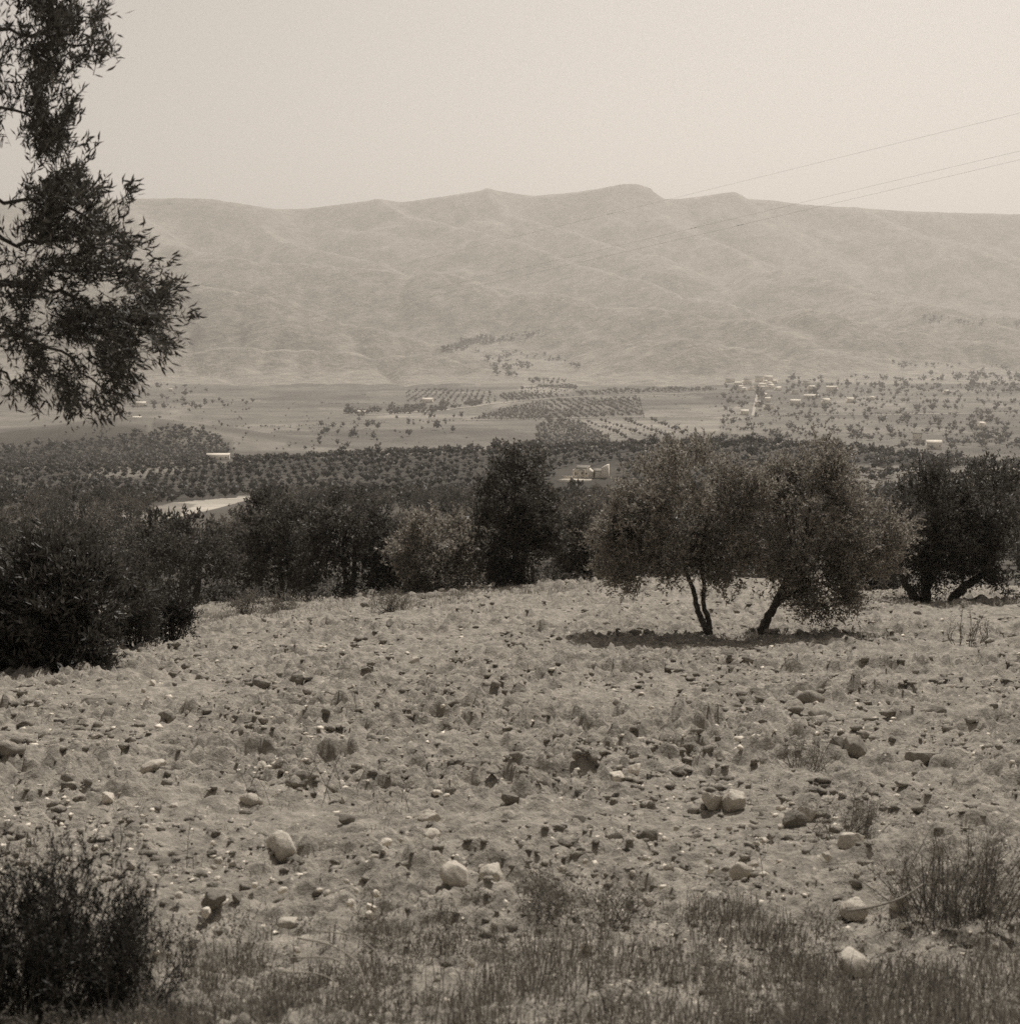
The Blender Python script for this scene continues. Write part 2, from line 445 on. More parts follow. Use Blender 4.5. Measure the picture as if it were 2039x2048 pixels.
M = {
    'soil': earth_mat('ploughed soil', 0.13, 0.28, 0.47, 5.0, detail=10, bump=0.9, bscale=20, bdist=0.05, speck=(14, 0.55, 0.12), rel=0.75),
    'clod': earth_mat('dry clod', 0.18, 0.27, 0.38, 5, bump=0.7, bscale=30, bdist=0.012),
    'valley': earth_mat('valley soil', 0.17, 0.22, 0.28, 0.03, detail=12, bump=0.4, bscale=0.25, bdist=0.6, attr='tone', rel=0.7),
    'mountain': earth_mat('dry mountainside', 0.08, 0.29, 0.50, 0.022, detail=15, bump=0.9, bscale=0.07, bdist=7, rel=0.82),
    'stone': earth_mat('pale limestone', 0.36, 0.50, 0.62, 7, bump=0.6, bscale=25, bdist=0.01),
    'whitestone': earth_mat('white limestone', 0.55, 0.68, 0.78, 7, bump=0.6, bscale=25, bdist=0.01),
    'darkstone': earth_mat('brown stone', 0.14, 0.20, 0.28, 6, bump=0.7, bscale=22, bdist=0.012),
    'bark': earth_mat('olive bark', 0.035, 0.075, 0.13, 9, bump=1.0, bscale=30, bdist=0.02),
    'twig': earth_mat('dry twig', 0.09, 0.14, 0.20, 12, bump=0.2),
    'straw': earth_mat('dry straw', 0.26, 0.34, 0.42, 12, bump=0.0),
    'wall': earth_mat('whitewashed wall', 0.68, 0.77, 0.83, 0.9, bump=0.2, bscale=5, bdist=0.02),
    'oldwall': earth_mat('weathered plaster wall', 0.56, 0.70, 0.80, 0.8, bump=0.3, bscale=4, bdist=0.03),
    'roof': earth_mat('clay tile roof', 0.14, 0.20, 0.26, 1.5, bump=0.4, bscale=6, bdist=0.04),
    'door': earth_mat('dark timber and painted shade', 0.015, 0.025, 0.035, 4, bump=0.1),  # door timber; on the farm openings it paints the shade inside
    'paleroof': earth_mat('limewashed roof', 0.55, 0.68, 0.76, 1.2, bump=0.3, bscale=5, bdist=0.03),
    'road': earth_mat('dusty road', 0.34, 0.40, 0.46, 0.3, bump=0.2),
    'cable': earth_mat('power cable', 0.10, 0.13, 0.16, 5, bump=0.0),
    'olive': leaf_mat('olive leaf', 0.07, 0.21, 0.42, 0.5, 0.3),
    'olive_dark': leaf_mat('dark olive leaf', 0.04, 0.13, 0.38, 0.55, 0.25),
    'olive_pale': leaf_mat('silvery olive leaf', 0.10, 0.38, 0.46, 0.5, 0.35),
    'shrub': leaf_mat('dark shrub leaf', 0.025, 0.10, 0.28, 0.5, 0.3),
    'broom': leaf_mat('dark broom stem', 0.02, 0.06, 0.15, 0.55, 0.3),
    'drygrass': leaf_mat('dry grass', 0.10, 0.30, 0.35, 0.6, 0.2),
    'weed': leaf_mat('dull weed', 0.08, 0.24, 0.35, 0.6, 0.2),
}

# ------------------------------------------------------------------ ground sheets
def grid_mesh(name, X, Y, Z, smooth_shade=True):
    r, c = X.shape
    v = np.stack([X, Y, Z], -1).reshape(-1, 3)
    i = np.arange(r - 1)[:, None] * c + np.arange(c - 1)[None, :]
    q = np.stack([i, i + 1, i + c + 1, i + c], -1).reshape(-1, 4)
    return mesh_np(name, v, q, None, smooth_shade)

def worley(x, y):
    xi = np.floor(x).astype(np.int64); yi = np.floor(y).astype(np.int64)
    f = np.full(x.shape, 9.0); rid = np.zeros(x.shape)
    for i in (-1, 0, 1):
        for j in (-1, 0, 1):
            h = _perm[_perm[(xi + i) & 511] + ((yi + j) & 511)] & 511
            px = xi + i + _ang[h] / 6.2832; py = yi + j + _ang[(h * 7 + 3) & 511] / 6.2832
            d = np.hypot(x - px, y - py); m = d < f
            f = np.where(m, d, f); rid = np.where(m, _ang[(h * 13 + 5) & 511] / 6.2832, rid)
    return f, rid

def domes(x, y, pw):
    """overlapping lumps of random height, one per cell"""
    xi = np.floor(x).astype(np.int64); yi = np.floor(y).astype(np.int64); out = np.zeros(x.shape)
    for i in (-1, 0, 1):
        for j in (-1, 0, 1):
            h = _perm[_perm[(xi + i) & 511] + ((yi + j) & 511)] & 511
            px = xi + i + _ang[h] / 6.2832; py = yi + j + _ang[(h * 7 + 3) & 511] / 6.2832
            r = _ang[(h * 13 + 5) & 511] / 6.2832
            q = ((x - px) ** 2 + (y - py) ** 2) / (.35 + .45 * r) ** 2
            out = np.maximum(out, r ** pw * np.clip(1 - q, 0, 1) ** .7)
    return out

def soil_relief(x, y):
    wx = x + .12 * noise2(x / .21, y / .21) + .05 * noise2(x / .07, y / .07 + 3)
    wy = y + .12 * noise2(x / .21 + 60, y / .21) + .05 * noise2(x / .07 + 30, y / .07)
    rough = np.clip(0.8 + 0.9 * fbm(x / 3.5 + 40, y / 3.5, 2), 0.2, 1.5)
    z = 0.06 * fbm(x / 1.9, y / 1.9, 2)
    for sc, amp, pw in ((.60, .10, 2.4), (.26, .125, 1.6), (.13, .10, 1.0)):
        z = z + rough * amp * np.clip(y / 13, .42 if sc > .2 else .6, 1.25) * domes(wx / sc, wy / sc, pw)
    return z + (.4 + .6 * rough) * (.012 * noise2(x / .028, y / .03) + .03 * noise2(x / .06, y / .06 + 7) + .045 * noise2(x / .15, y / .15 + 2) + .05 * noise2(x / .34 + 9, y / .34)) - .03

FT = np.linspace(-0.46, 0.46, 440)
FD = np.exp(np.linspace(math.log(3.0), math.log(62), 760))
FX = FT[None, :] * (FD[:, None] + 5); FY = np.repeat(FD[:, None], 440, 1)
edge = np.clip((62 - FY) / 6, 0, 1)
FZ = ground(FX, FY) + soil_relief(FX, FY) * edge
def field_z(x, y):
    return float(ground(x, y) + soil_relief(np.array([float(x)]), np.array([float(y)]))[0])
o = link('ploughed_field', grid_mesh('ploughed_field', FX, FY, FZ, False), M['soil']); tag(o, kind='structure')
hx, hy = np.meshgrid(np.linspace(-60, 60, 90), np.concatenate([np.linspace(-25, 4, 12), np.linspace(6, 66, 40)]))
hz = np.where(hy < 4, -1.66 - 0.02 * np.abs(hx), ground(hx, hy)) - 0.2
o = link('hillside', grid_mesh('hillside', hx, hy, hz), M['soil']); tag(o, kind='structure')

vi = np.where((DS > 57) & (DS < 2800))[0][::4]
vi = np.append(vi, vi[-1] + 4)
VX, VY, VZ = XX[vi], YY[vi], ZT[vi].copy()
VZ -= 0.25 * np.clip((64 - VY) / 4, 0, 1)
me = grid_mesh('valley', VX, VY, VZ)
# colour of the crops and soils themselves, field by field
pu, pv = project(np.stack([VX, VY, VZ], -1).reshape(-1, 3))
tone = np.full(pu.shape, 1.0); dep = VY.ravel()
def patch(poly, val, dmin=0, dmax=9e9):
    s = inside([(a * .5296, b * .5296) for a, b in poly], pu, pv) & (dep > dmin) & (dep < dmax)
    tone[s] = val
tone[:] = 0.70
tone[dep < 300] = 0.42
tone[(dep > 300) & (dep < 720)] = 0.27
patch([(280, 980), (290, 960), (340, 948), (480, 936), (470, 944), (400, 962), (330, 978)], 1.7, 150, 520)
patch([(290, 958), (330, 948), (370, 952), (340, 972), (290, 976)], 1.0, 150, 520)
patch([(100, 975), (220, 962), (300, 965), (300, 985), (100, 990)], 1.0, 120, 420)
patch([(885, 793), (1000, 757), (1205, 750), (1212, 785), (1030, 793)], 0.62, 1010)
patch([(1205, 752), (1390, 742), (1400, 768), (1212, 775)], 0.55, 1010)
patch([(1212, 775), (1400, 768), (1400, 790), (1216, 788)], 0.95, 1010)
patch([(1015, 800), (1090, 793), (1170, 842), (1005, 850)], 0.62, 1010)
patch([(1240, 795), (1360, 792), (1360, 832), (1290, 832)], 0.95, 1010)
patch([(1092, 794), (1240, 792), (1300, 833), (1172, 843)], 1.05, 1010)
patch([(690, 790), (880, 760), (990, 752), (890, 790)], 0.95, 1010)
patch([(980, 730), (1080, 722), (1085, 740), (985, 752)], 1.1, 1010)
patch([(250, 790), (330, 775), (420, 800), (330, 806), (180, 806)], 0.95, 1010)
patch([(1650, 850), (2000, 840), (2000, 880), (1640, 880)], 0.55, 1010)
patch([(1600, 880), (2000, 880), (2000, 935), (1600, 935)], 1.0, 400, 720)
patch([(200, 875), (330, 862), (420, 872), (300, 900), (150, 905)], .8, 400, 720)
patch([(1550, 750), (1700, 745), (1720, 775), (1560, 780)], 0.95, 1010)
patch([(-90, 815), (300, 800), (440, 830), (440, 880), (-90, 900)], 0.45, 1010)
wxp = VX.ravel() + 25 * fbm(VX.ravel() / 130, VY.ravel() / 130, 2); wyp = VY.ravel() + 30 * fbm(VX.ravel() / 130 + 9, VY.ravel() / 130, 2)
cf, cr = worley((wxp * .96 + wyp * .28) / 190, (wyp * .96 - wxp * .28) / 150)
tone *= np.where(dep > 1010, .72 + .6 * cr, 1)
tone *= 1 + 0.3 * fbm(VX.ravel() / 120, VY.ravel() / 60, 5)
ca = me.color_attributes.new('tone', 'FLOAT_COLOR', 'POINT')
tc4 = np.stack([tone, tone, tone, np.ones_like(tone)], -1).astype(np.float32)
ca.data.foreach_set('color', tc4.ravel())
o = link('valley', me, M['valley']); tag(o, kind='structure')
mi = np.arange(vi[-1], ND)
o = link('mountain', grid_mesh('mountain', XX[mi], YY[mi], ZT[mi]), M['mountain']); tag(o, kind='structure')

def ribbon(name, px, width, mat, lift=0.12):
    P = hit([a * .5296 for a, b in px], [b * .5296 for a, b in px], 120)
    P = P[~np.isnan(P[:, 0])]; C = curve_pts(P, len(P) * 14)
    tan = unit(np.gradient(C[:, :2], axis=0)); nrm = np.stack([-tan[:, 1], tan[:, 0]], 1)
    v = []
    for s in (-1, -0.33, 0.33, 1):
        q = C[:, :2] + nrm * s * width / 2
        v.append(np.stack([q[:, 0], q[:, 1], ground(q[:, 0], q[:, 1]) + lift], 1))
    v = np.stack(v, 1); n_ = len(C)
    i = np.arange(n_ - 1)[:, None] * 4 + np.arange(3)[None, :]
    o = link(name, mesh_np(name, v.reshape(-1, 3), np.stack([i, i + 1, i + 5, i + 4], -1).reshape(-1, 4), None, True), mat)
    return tag(o, kind='structure')
ribbon('road', [(650, 785), (720, 783), (830, 776), (930, 763), (1000, 756), (1100, 749), (1230, 745), (1340, 741)], 9, M['road'], 0.5)
ribbon('road', [(880, 793), (1000, 792), (1210, 788), (1340, 786), (1410, 785), (1500, 784), (1620, 784), (1780, 782), (2010, 781)], 7, M['road'], 0.5)
ribbon('path', [(1420, 785), (1424, 765), (1428, 748), (1432, 735)], 4, M['road'], 0.5)
ribbon('path', [(770, 943), (830, 938), (900, 934), (960, 932)], 3.5, M['road'], 0.2)

# ------------------------------------------------------------------ foliage
def leaf_quads(pos, d, length, width, roll=None):
    n = len(pos); d = unit(d)
    ref = unit(rng.normal(size=(n, 3)))
    side = unit(np.cross(d, ref))
    length = np.broadcast_to(length, (n,))[:, None]; width = np.broadcast_to(width, (n,))[:, None]
    nrm = np.cross(side, d)
    a = pos; b = pos + d * length * 0.45 + side * width * 0.5 + nrm * length * 0.05
    c = pos + d * length; e = pos + d * length * 0.45 - side * width * 0.5 + nrm * length * 0.05
    v = np.stack([a, b, c, e], 1).reshape(-1, 3)
    q = np.arange(n * 4).reshape(n, 4)
    return v, q

def twigs(mb, O, D, length, k, leaf, wid, spread=0.8, droop=0.15, wood=None, wr=0.004):
    """leafy shoots: O origins, D directions"""
    n = len(O); D = unit(D)
    L = length * (0.6 + 0.8 * rng.random(n))
    s = (np.arange(k) + rng.random((n, k))) / k
    pos = O[:, None, :] + D[:, None, :] * (s * L[:, None])[..., None]
    pos[..., 2] -= droop * (s ** 2) * L[:, None]
    dirs = D[:, None, :] * 0.75 + spread * rng.normal(size=(n, k, 3)) * 0.75
    dirs[..., 2] += 0.12
    sz = leaf * (0.65 + 0.6 * rng.random(n * k))
    v, q = leaf_quads(pos.reshape(-1, 3), dirs.reshape(-1, 3), sz, wid * (0.7 + 0.6 * rng.random(n * k)))
    mb.add(v, q)
    if wood is not None:
        side = unit(np.cross(D, unit(rng.normal(size=(n, 3))))) * wr
        e = O + D * L[:, None]; e[:, 2] -= droop * L
        v = np.stack([O - side, O + side, e + side * .4, e - side * .4], 1).reshape(-1, 3)
        wood.add(v, np.arange(n * 4).reshape(n, 4))

def lobe_points(lobes, n, clusters, spread, shell=0.5):
    """clustered points in a union of ellipsoids, with the outward direction at each"""
    w = np.array([l[1][0] * l[1][1] * l[1][2] for l in lobes]) ** 0.75; w /= w.sum()
    idx = rng.choice(len(lobes), clusters, p=w)
    c = np.array([l[0] for l in lobes])[idx]; r = np.array([l[1] for l in lobes])[idx]
    dirn = unit(rng.normal(size=(clusters, 3)))
    rad = shell + (1 - shell) * rng.random(clusters) ** 0.6
    cc = c + dirn * r * rad[:, None]
    pick = rng.integers(0, clusters, n)
    P = cc[pick] + rng.normal(size=(n, 3)) * spread
    out = unit(dirn[pick] + 0.25 * rng.normal(size=(n, 3)))
    return P, out, cc

def olive(name, base, stems, lobes, leaf_mat_, n_twig=1500, k=11, leaf=0.085, wid=0.02, tw=0.24, clusters=130, spread=0.13, label=None,
          cat='olive tree', group=None, limbs=14, up=0.45, shell=0.45, seg=8, ragged=0):
    """base, stems and lobes in world coordinates relative to base"""
    root = empty(name, base)
    if label: tag(root, label, cat, group)
    tips = []
    for st in stems:
        tb = MB()
        P = curve_pts([p for p, r in st], 5 * len(st)); rr = np.interp(np.linspace(0, 1, len(P)), np.linspace(0, 1, len(st)), [r for p, r in st])
        P[1:-1] += rng.normal(size=P[1:-1].shape) * rr[1:-1, None] * 0.12
        tube(tb, P, rr, seg, 0.28); trunk_o = tb.build('trunk', M['bark'], root, True)
        tips.append((P, rr))
    if ragged:
        for _ in range(ragged):
            c_, r_ = lobes[random.randrange(len(lobes))]; q_ = unit(rng.normal(size=3) + np.array([0, 0, .3]))
            lobes = lobes + [(c_ + q_ * r_ * random.uniform(.85, 1.15), np.full(3, random.uniform(.14, .34)))]
    P, out, cc = lobe_points(lobes, n_twig, clusters, spread, shell)
    lb = MB()
    for c in cc[rng.choice(len(cc), min(limbs, len(cc)), replace=False)]:
        Pt, rr = tips[int(np.argmin([np.linalg.norm(t[0][-1] - c) for t in tips]))]
        i = int(len(Pt) * (0.62 + 0.36 * rng.random())); i = min(i, len(Pt) - 1); a = Pt[i]
        mid = (a + c) / 2 + rng.normal(size=3) * 0.12 + np.array([0, 0, 0.08])
        C = curve_pts([a, mid, c], 8); tube(lb, C, np.linspace(rr[i] * 0.4, 0.008, 8), 5, 0.2, False)
    lb.build('limbs', M['bark'], trunk_o, True)
    d = unit(out + np.array([0, 0, up]) + 0.35 * rng.normal(size=out.shape))
    cb = MB(); twigs(cb, P, d, tw, k, leaf, wid)
    cr = cb.build('crown', leaf_mat_, root)
    return root

def rel(u, v, d, base): return at(u, v, d) - np.asarray(base)
def lobe(u, v, d, ru, rv, rd, base):           # an ellipsoid given by its place and size in the view
    return (at(u, v, d) - np.asarray(base), np.array([1.05 * ru * d / FPX, rd, 1.03 * rv * d / FPX]))

def base_at(u, v, dmin=3): return hit(u, v, dmin)[0]

# the two olives on the right of the field
b = base_at(711, 637); D = b[1]
olive('olive_tree', b,
      [[((0, 0, -.1), 0.093), (rel(703, 624, D, b), 0.070), (rel(697, 611, D, b), 0.058), (rel(693, 592, D + .1, b), 0.049), (rel(686, 572, D + .2, b), 0.043), (rel(676, 540, D + .3, b), 0.032), (rel(668, 500, D + .3, b), 0.017)],
       [(rel(709, 634, D + .02, b), 0.075), (rel(708, 622, D + .05, b), 0.058), (rel(703, 605, D + .1, b), 0.049), (rel(703, 585, D, b), 0.046), (rel(701, 560, D - .1, b), 0.038), (rel(706, 520, D - .2, b), 0.026), (rel(712, 480, D - .2, b), 0.014)]],
      [lobe(690, 500, D, 52, 45, 1.15, b), lobe(655, 540, D - .1, 45, 40, .95, b), lobe(725, 535, D + .1, 36, 38, .95, b), lobe(632, 560, D, 28, 26, .6, b),
       lobe(690, 467, D, 34, 20, .7, b), lobe(640, 500, D + .3, 32, 34, .7, b), lobe(740, 500, D, 20, 26, .6, b), lobe(720, 562, D - .2, 30, 22, .6, b), lobe(618, 545, D + .2, 18, 18, .5, b)],
      M['olive_pale'], n_twig=4900, k=11, leaf=0.095, wid=0.031, tw=0.25, clusters=165, spread=0.16, limbs=20, shell=.55, ragged=16,
      label='large silvery olive tree with two slender trunks splayed from one foot', up=0.5, seg=10)
b = base_at(757, 635); D = b[1]
olive('olive_tree', b,
      [[((-.02, 0, -.1), 0.133), (rel(766, 620, D, b), 0.098), (rel(775, 603, D, b), 0.086), (rel(784, 585, D, b), 0.078), (rel(797, 560, D, b), 0.062), (rel(806, 525, D, b), 0.043), (rel(812, 480, D, b), 0.023)],
       [(rel(774, 606, D, b), 0.062), (rel(786, 596, D - .1, b), 0.055), (rel(800, 588, D - .2, b), 0.039), (rel(818, 580, D - .2, b), 0.027)]],
      [lobe(812, 500, D, 46, 42, 1.1, b), lobe(790, 540, D - .1, 34, 34, .9, b), lobe(845, 540, D + .1, 36, 38, .95, b), lobe(812, 463, D, 20, 20, .5, b),
       lobe(780, 500, D + .3, 26, 32, .7, b), lobe(862, 555, D, 24, 28, .6, b), lobe(815, 575, D - .3, 34, 18, .6, b), lobe(822, 594, D - .4, 27, 16, .5, b), lobe(836, 597, D - .5, 18, 12, .4, b), lobe(770, 560, D, 20, 22, .5, b), lobe(845, 490, D, 22, 22, .5, b)],
      M['olive_pale'], n_twig=4500, k=11, leaf=0.095, wid=0.031, tw=0.25, clusters=155, spread=0.16, limbs=18, shell=.55, ragged=16,
      label='olive tree with a single trunk leaning right and a low leafy sucker', up=0.5, seg=10)
# two darker ones at the right edge of the field
b = base_at(921, 602); D = b[1]
olive('olive_tree', b,
      [[((-.15, 0, -.1), .17), (rel(912, 594, D, b), .14), (rel(904, 583, D, b), .11), (rel(898, 560, D, b), .08), (rel(900, 520, D, b), .04)],
       [((.1, 0, -.1), .19), (rel(925, 590, D, b), .16), (rel(924, 570, D, b), .13), (rel(932, 540, D, b), .09), (rel(934, 500, D, b), .04)]],
      [lobe(928, 500, D, 34, 34, 1.2, b), lobe(915, 535, D, 36, 42, 1.3, b), lobe(905, 570, D - .2, 26, 22, .9, b), lobe(945, 545, D, 26, 36, 1.1, b), lobe(940, 485, D, 22, 22, .8, b), lobe(925, 565, D + .2, 34, 20, 1.1, b)],
      M['olive_dark'], n_twig=2300, k=10, leaf=0.13, wid=0.045, tw=0.3, clusters=150, spread=0.17, limbs=8,
      label='dark bushy olive tree with a forked trunk at the right end of the field')
b = base_at(948, 602); D = b[1]
olive('olive_tree', b,
      [[((0, 0, -.1), .18), (rel(958, 592, D, b), .15), (rel(972, 581, D, b), .13), (rel(990, 565, D, b), .10), (rel(1000, 530, D, b), .05)]],
      [lobe(990, 510, D, 38, 42, 1.3, b), lobe(972, 545, D, 26, 34, 1.1, b), lobe(1010, 550, D, 36, 36, 1.2, b), lobe(985, 485, D, 24, 20, .8, b), lobe(968, 560, D, 20, 22, .8, b)],
      M['olive_dark'], n_twig=2100, k=10, leaf=0.13, wid=0.045, tw=0.3, clusters=140, spread=0.17, limbs=7,
      label='dark olive tree whose trunk leans right across the picture edge')

# the row just below the field
def row_olive(u0, u1, v0, vb, d, label, mat='olive_dark', lean=0, n=1500, droop=0.0, stems=1):
    uc, ub = (u0 + u1) / 2, (u0 + u1) / 2 + lean
    z = float(ground(bearing(ub, vb) * d, d)); b = np.array([bearing(ub, vb) * d, d, z])
    H = (vb - v0); W = (u1 - u0) / 2; cv = v0 + H * 0.48
    lo = [lobe(uc, v0 + H * .38, d, W * .72, H * .36, W * d / FPX * .9, b), lobe(uc - W * .42, cv + H * .12, d - .2, W * .56, H * .30, W * d / FPX * .7, b),
          lobe(uc + W * .42, cv + H * .10, d + .1, W * .56, H * .30, W * d / FPX * .7, b), lobe(uc + W * random.uniform(-.3, .3), v0 + H * .17, d, W * .45, H * .17, W * d / FPX * .5, b),
          lobe(uc, cv + H * .24, d - .4, W * .78, H * .24, W * d / FPX * .6, b)]
    for _ in range(5):
        a = random.uniform(-.8, .8); lo.append(lobe(uc + W * a, v0 + H * random.uniform(.25, .75), d + random.uniform(-.6, .6), W * .3, H * .18, .6, b))
    if droop:
        for s in (-.7, -.25, .3, .75): lo.append(lobe(uc + W * s, vb - H * .16, d - .5, W * .24, H * .17, .5, b))
    st = []
    for s in range(stems):
        o_ = (s - (stems - 1) / 2) * 0.5
        st.append([((o_ * .5, 0, -.15), .2), (rel(ub + (uc - ub) * .35 + o_ * 8, vb - H * .14, d, b), .15), (rel(ub + (uc - ub) * .8 + o_ * 20, vb - H * .3, d, b), .11), (rel(uc + o_ * 25, vb - H * .6, d, b), .05)])
    olive('olive_tree', b, st, lo, M[mat], n_twig=int(n * 1.1), k=8, leaf=0.16, wid=0.07, tw=0.32, clusters=80, spread=0.22, limbs=6, label=label)
row_olive(134, 266, 524, 604, 60, 'low spreading olive tree on a short trunk bent to the right', 'olive_dark', lean=-6)
row_olive(236, 326, 484, 606, 56, 'tall dark olive tree behind grassy bank, rising left of a rounder one', 'olive_dark')
row_olive(300, 398, 492, 606, 54, 'broad round topped olive tree behind the grassy bank left of centre', 'olive_dark', stems=2)
row_olive(366, 416, 520, 602, 53, 'narrow dark olive tree squeezed between two rounder ones', 'olive_dark', n=800)
row_olive(388, 486, 510, 598, 51, 'pale feathery olive tree with a thin upright trunk below the field', 'olive_pale', n=1700)
row_olive(474, 564, 436, 592, 49, 'tallest dark olive tree at centre, its skirts hanging to the ground', 'olive_dark', n=2300, droop=1, stems=2)
row_olive(552, 618, 500, 588, 54, 'olive tree in the gap between the tall dark one and the silvery one', 'olive', n=1400, droop=1)
row_olive(596, 690, 492, 584, 62, 'olive tree mostly hidden behind the two trunked silvery olive', 'olive_dark', n=1300)
row_olive(845, 900, 520, 596, 52, 'small olive tree seen between the leaning olive and the dark right one', 'olive_dark', n=1000, droop=1)
row_olive(740, 800, 500, 584, 66, 'olive tree standing behind the gap between the two near olives', 'olive', n=1000)
row_olive(30, 110, 520, 608, 66, 'olive tree rising behind the large leaved thicket at left', 'olive_dark', n=1200)
row_olive(110, 165, 535, 604, 70, 'small olive tree between the thicket and the bent trunk olive', 'olive_dark', n=800)
row_olive(-60, 30, 520, 612, 66, 'olive tree beyond the thicket at the far left edge', 'olive_dark', n=900)

# ------------------------------------------------------------------ grove and orchard: individuals first, the small rest as one mass
def orchard_variant(seed, nq, leaf):
    H = 3.7
    lo = [((random.uniform(-.3, .3), random.uniform(-.3, .3), 2.3), (1.6, 1.6, 1.2))]
    for _ in range(6):
        a = random.uniform(0, 6.28); r = random.uniform(.5, 1.2)
        lo.append(((r * math.cos(a), r * math.sin(a), random.uniform(0.9, 2.8)), (random.uniform(.6, 1.0),) * 2 + (random.uniform(.5, .8),)))
    P, out, cc = lobe_points([(np.array(c), np.array(r)) for c, r in lo], nq // 6, max(24, nq // 40), 0.2, 0.55)
    cb = MB(); twigs(cb, P, unit(out + np.array([0, 0, .4])), 0.4, 6, leaf, leaf * .38)
    tb = MB()
    tube(tb, curve_pts([(0, 0, -.3), (.08, .03, .5), (random.uniform(-.3, .3), random.uniform(-.2, .2), 1.2), (random.uniform(-.5, .5), 0, 2.3)], 7), np.linspace(.24, .06, 7), 6, .3)
    tube(tb, curve_pts([(.03, 0, .5), (random.uniform(.3, .6), .1, 1.1), (random.uniform(.5, .9), .2, 2.0)], 5), np.linspace(.14, .04, 5), 5, .3)
    return cb.mesh('crown'), tb.mesh('trunk', True)
VAR = [orchard_variant(i, 2100, 0.27) for i in range(7)]
for c_, t_ in VAR:
    c_.materials.append(M['olive_dark'] if VAR.index((c_, t_)) % 2 else M['olive']); t_.materials.append(M['bark'])

def keep_clear(u, v, d):
    r = np.zeros(len(u), bool)
    r |= inside([(142, 540), (150, 505), (185, 498), (270, 492), (262, 503), (228, 536)], u, v)   # the open strip with the pale track
    r |= inside([(553, 495), (557, 470), (614, 458), (617, 495)], u, v)                            # the farmyard
    r |= inside([(206, 463), (232, 463), (232, 455), (206, 455)], u, v)
    return r

cand = []
# loose grove 68 to 300 m
sp = 8.6
gx, gy = np.meshgrid(np.arange(-190, 190, sp), np.arange(68, 380, sp))
gx = gx + (np.arange(gx.shape[0]) % 2)[:, None] * sp / 2
gx = gx.ravel() + rng.normal(size=gx.size) * 1.5; gy = gy.ravel() + rng.normal(size=gy.size) * 1.5
grove = np.stack([gx, gy, ground(gx, gy)], 1)
# planted rows 300 m to the crest, at an angle to the view
ca_, sa_ = math.cos(R(-31)), math.sin(R(-31))
a_, b_ = np.meshgrid(np.arange(-1200, 1200, 11.0), np.arange(-1200, 1200, 5.8))
ox = ca_ * a_.ravel() - sa_ * b_.ravel(); oy = 640 + sa_ * a_.ravel() + ca_ * b_.ravel()
ox += rng.normal(size=ox.size) * .5; oy += rng.normal(size=oy.size) * .5
s = (oy > 380) & (oy < 735) & (np.abs(ox / oy) < 0.46)
ox, oy = ox[s], oy[s]
orch = np.stack([ox, oy, ground(ox, oy)], 1)
allp = np.concatenate([grove, orch])
u_, v_ = project(allp)
ok = (u_ > -40) & (u_ < 1060) & ~keep_clear(u_, v_ - 3, allp[:, 1])
# open ground in places
thin = (allp[:, 1] < 330) & (fbm(allp[:, 0] / 60, allp[:, 1] / 60, 2) > 0.42) & (rng.random(len(allp)) < .7)
ok &= ~thin
allp, u_, v_ = allp[ok], u_[ok], v_[ok]
# leave out what stands wholly behind the near trees
allp = allp[np.argsort(allp[:, 1])]
NEAR_N = 285
near, rest = allp[:NEAR_N], allp[NEAR_N:]
lab_near = 'round olive tree in the loose grove on the slope below the field'
for i, p in enumerate(near):
    c_, t_ = VAR[i % len(VAR)]
    sc = (0.8 if p[1] < 120 else .72) + 0.35 * random.random()
    r_ = empty('grove_olive_tree', p, random.uniform(0, 6.28), (sc * random.uniform(.9, 1.15), sc * random.uniform(.9, 1.15), sc * random.uniform(.85, 1.1)))
    uu_, vv_ = project(p); uu_, far_ = float(uu_[0]), p[1] > 170
    where = (('behind the dark thicket on the left', 'left of the pale track') if uu_ < 150 else
             ('behind the bent trunk olive', 'around the pale track') if uu_ < 290 else
             ('close behind the middle tree row', 'at the foot of the planted hill, left of centre') if uu_ < 480 else
             ('behind the tallest dark olive', 'in front of the half ruined farmhouse') if uu_ < 640 else
             ('close behind the two silvery olives', 'at the foot of the planted hill, behind the silvery olives') if uu_ < 890 else
             ('behind the dark right hand olives', 'at the foot of the planted hill on the right'))[1 if far_ else 0]
    tag(r_, 'round grove olive ' + where, 'olive tree', 'grove olives ' + where)
    link('trunk', t_, None, r_); link('crown', c_, None, r_)

OCT = (np.array([(1, 0, 0), (-1, 0, 0), (0, 1, 0), (0, -1, 0), (0, 0, 1), (0, 0, -1)], float), np.array([(0, 2, 4), (2, 1, 4), (1, 3, 4), (3, 0, 4), (2, 0, 5), (1, 2, 5), (3, 1, 5), (0, 3, 5)]))
def blob_tree(nq, leaf):
    c = np.array([0, 0, 1.9]); d = unit(rng.normal(size=(nq, 3))); d[:, 2] = np.where(d[:, 2] < -.5, -d[:, 2], d[:, 2])
    P = c + d * np.array([1.75, 1.75, 1.5]) * (.55 + .45 * rng.random(nq) ** .5)[:, None]
    v, q = leaf_quads(P - d * leaf * .3, unit(d + rng.normal(size=d.shape) * .8), leaf * (0.7 + .6 * rng.random(nq)), leaf * .62)
    core = OCT[0] * np.array([1.5, 1.5, 1.3]) * (0.85 + .3 * rng.random((6, 1))) + c
    return v, q, core
BT = {n_: [blob_tree(m_, lf) for _ in range(12)] for n_, m_, lf in ((46, 30, 1.1), (22, 16, 1.35), (9, 8, 1.6))}
far_mb = MB()
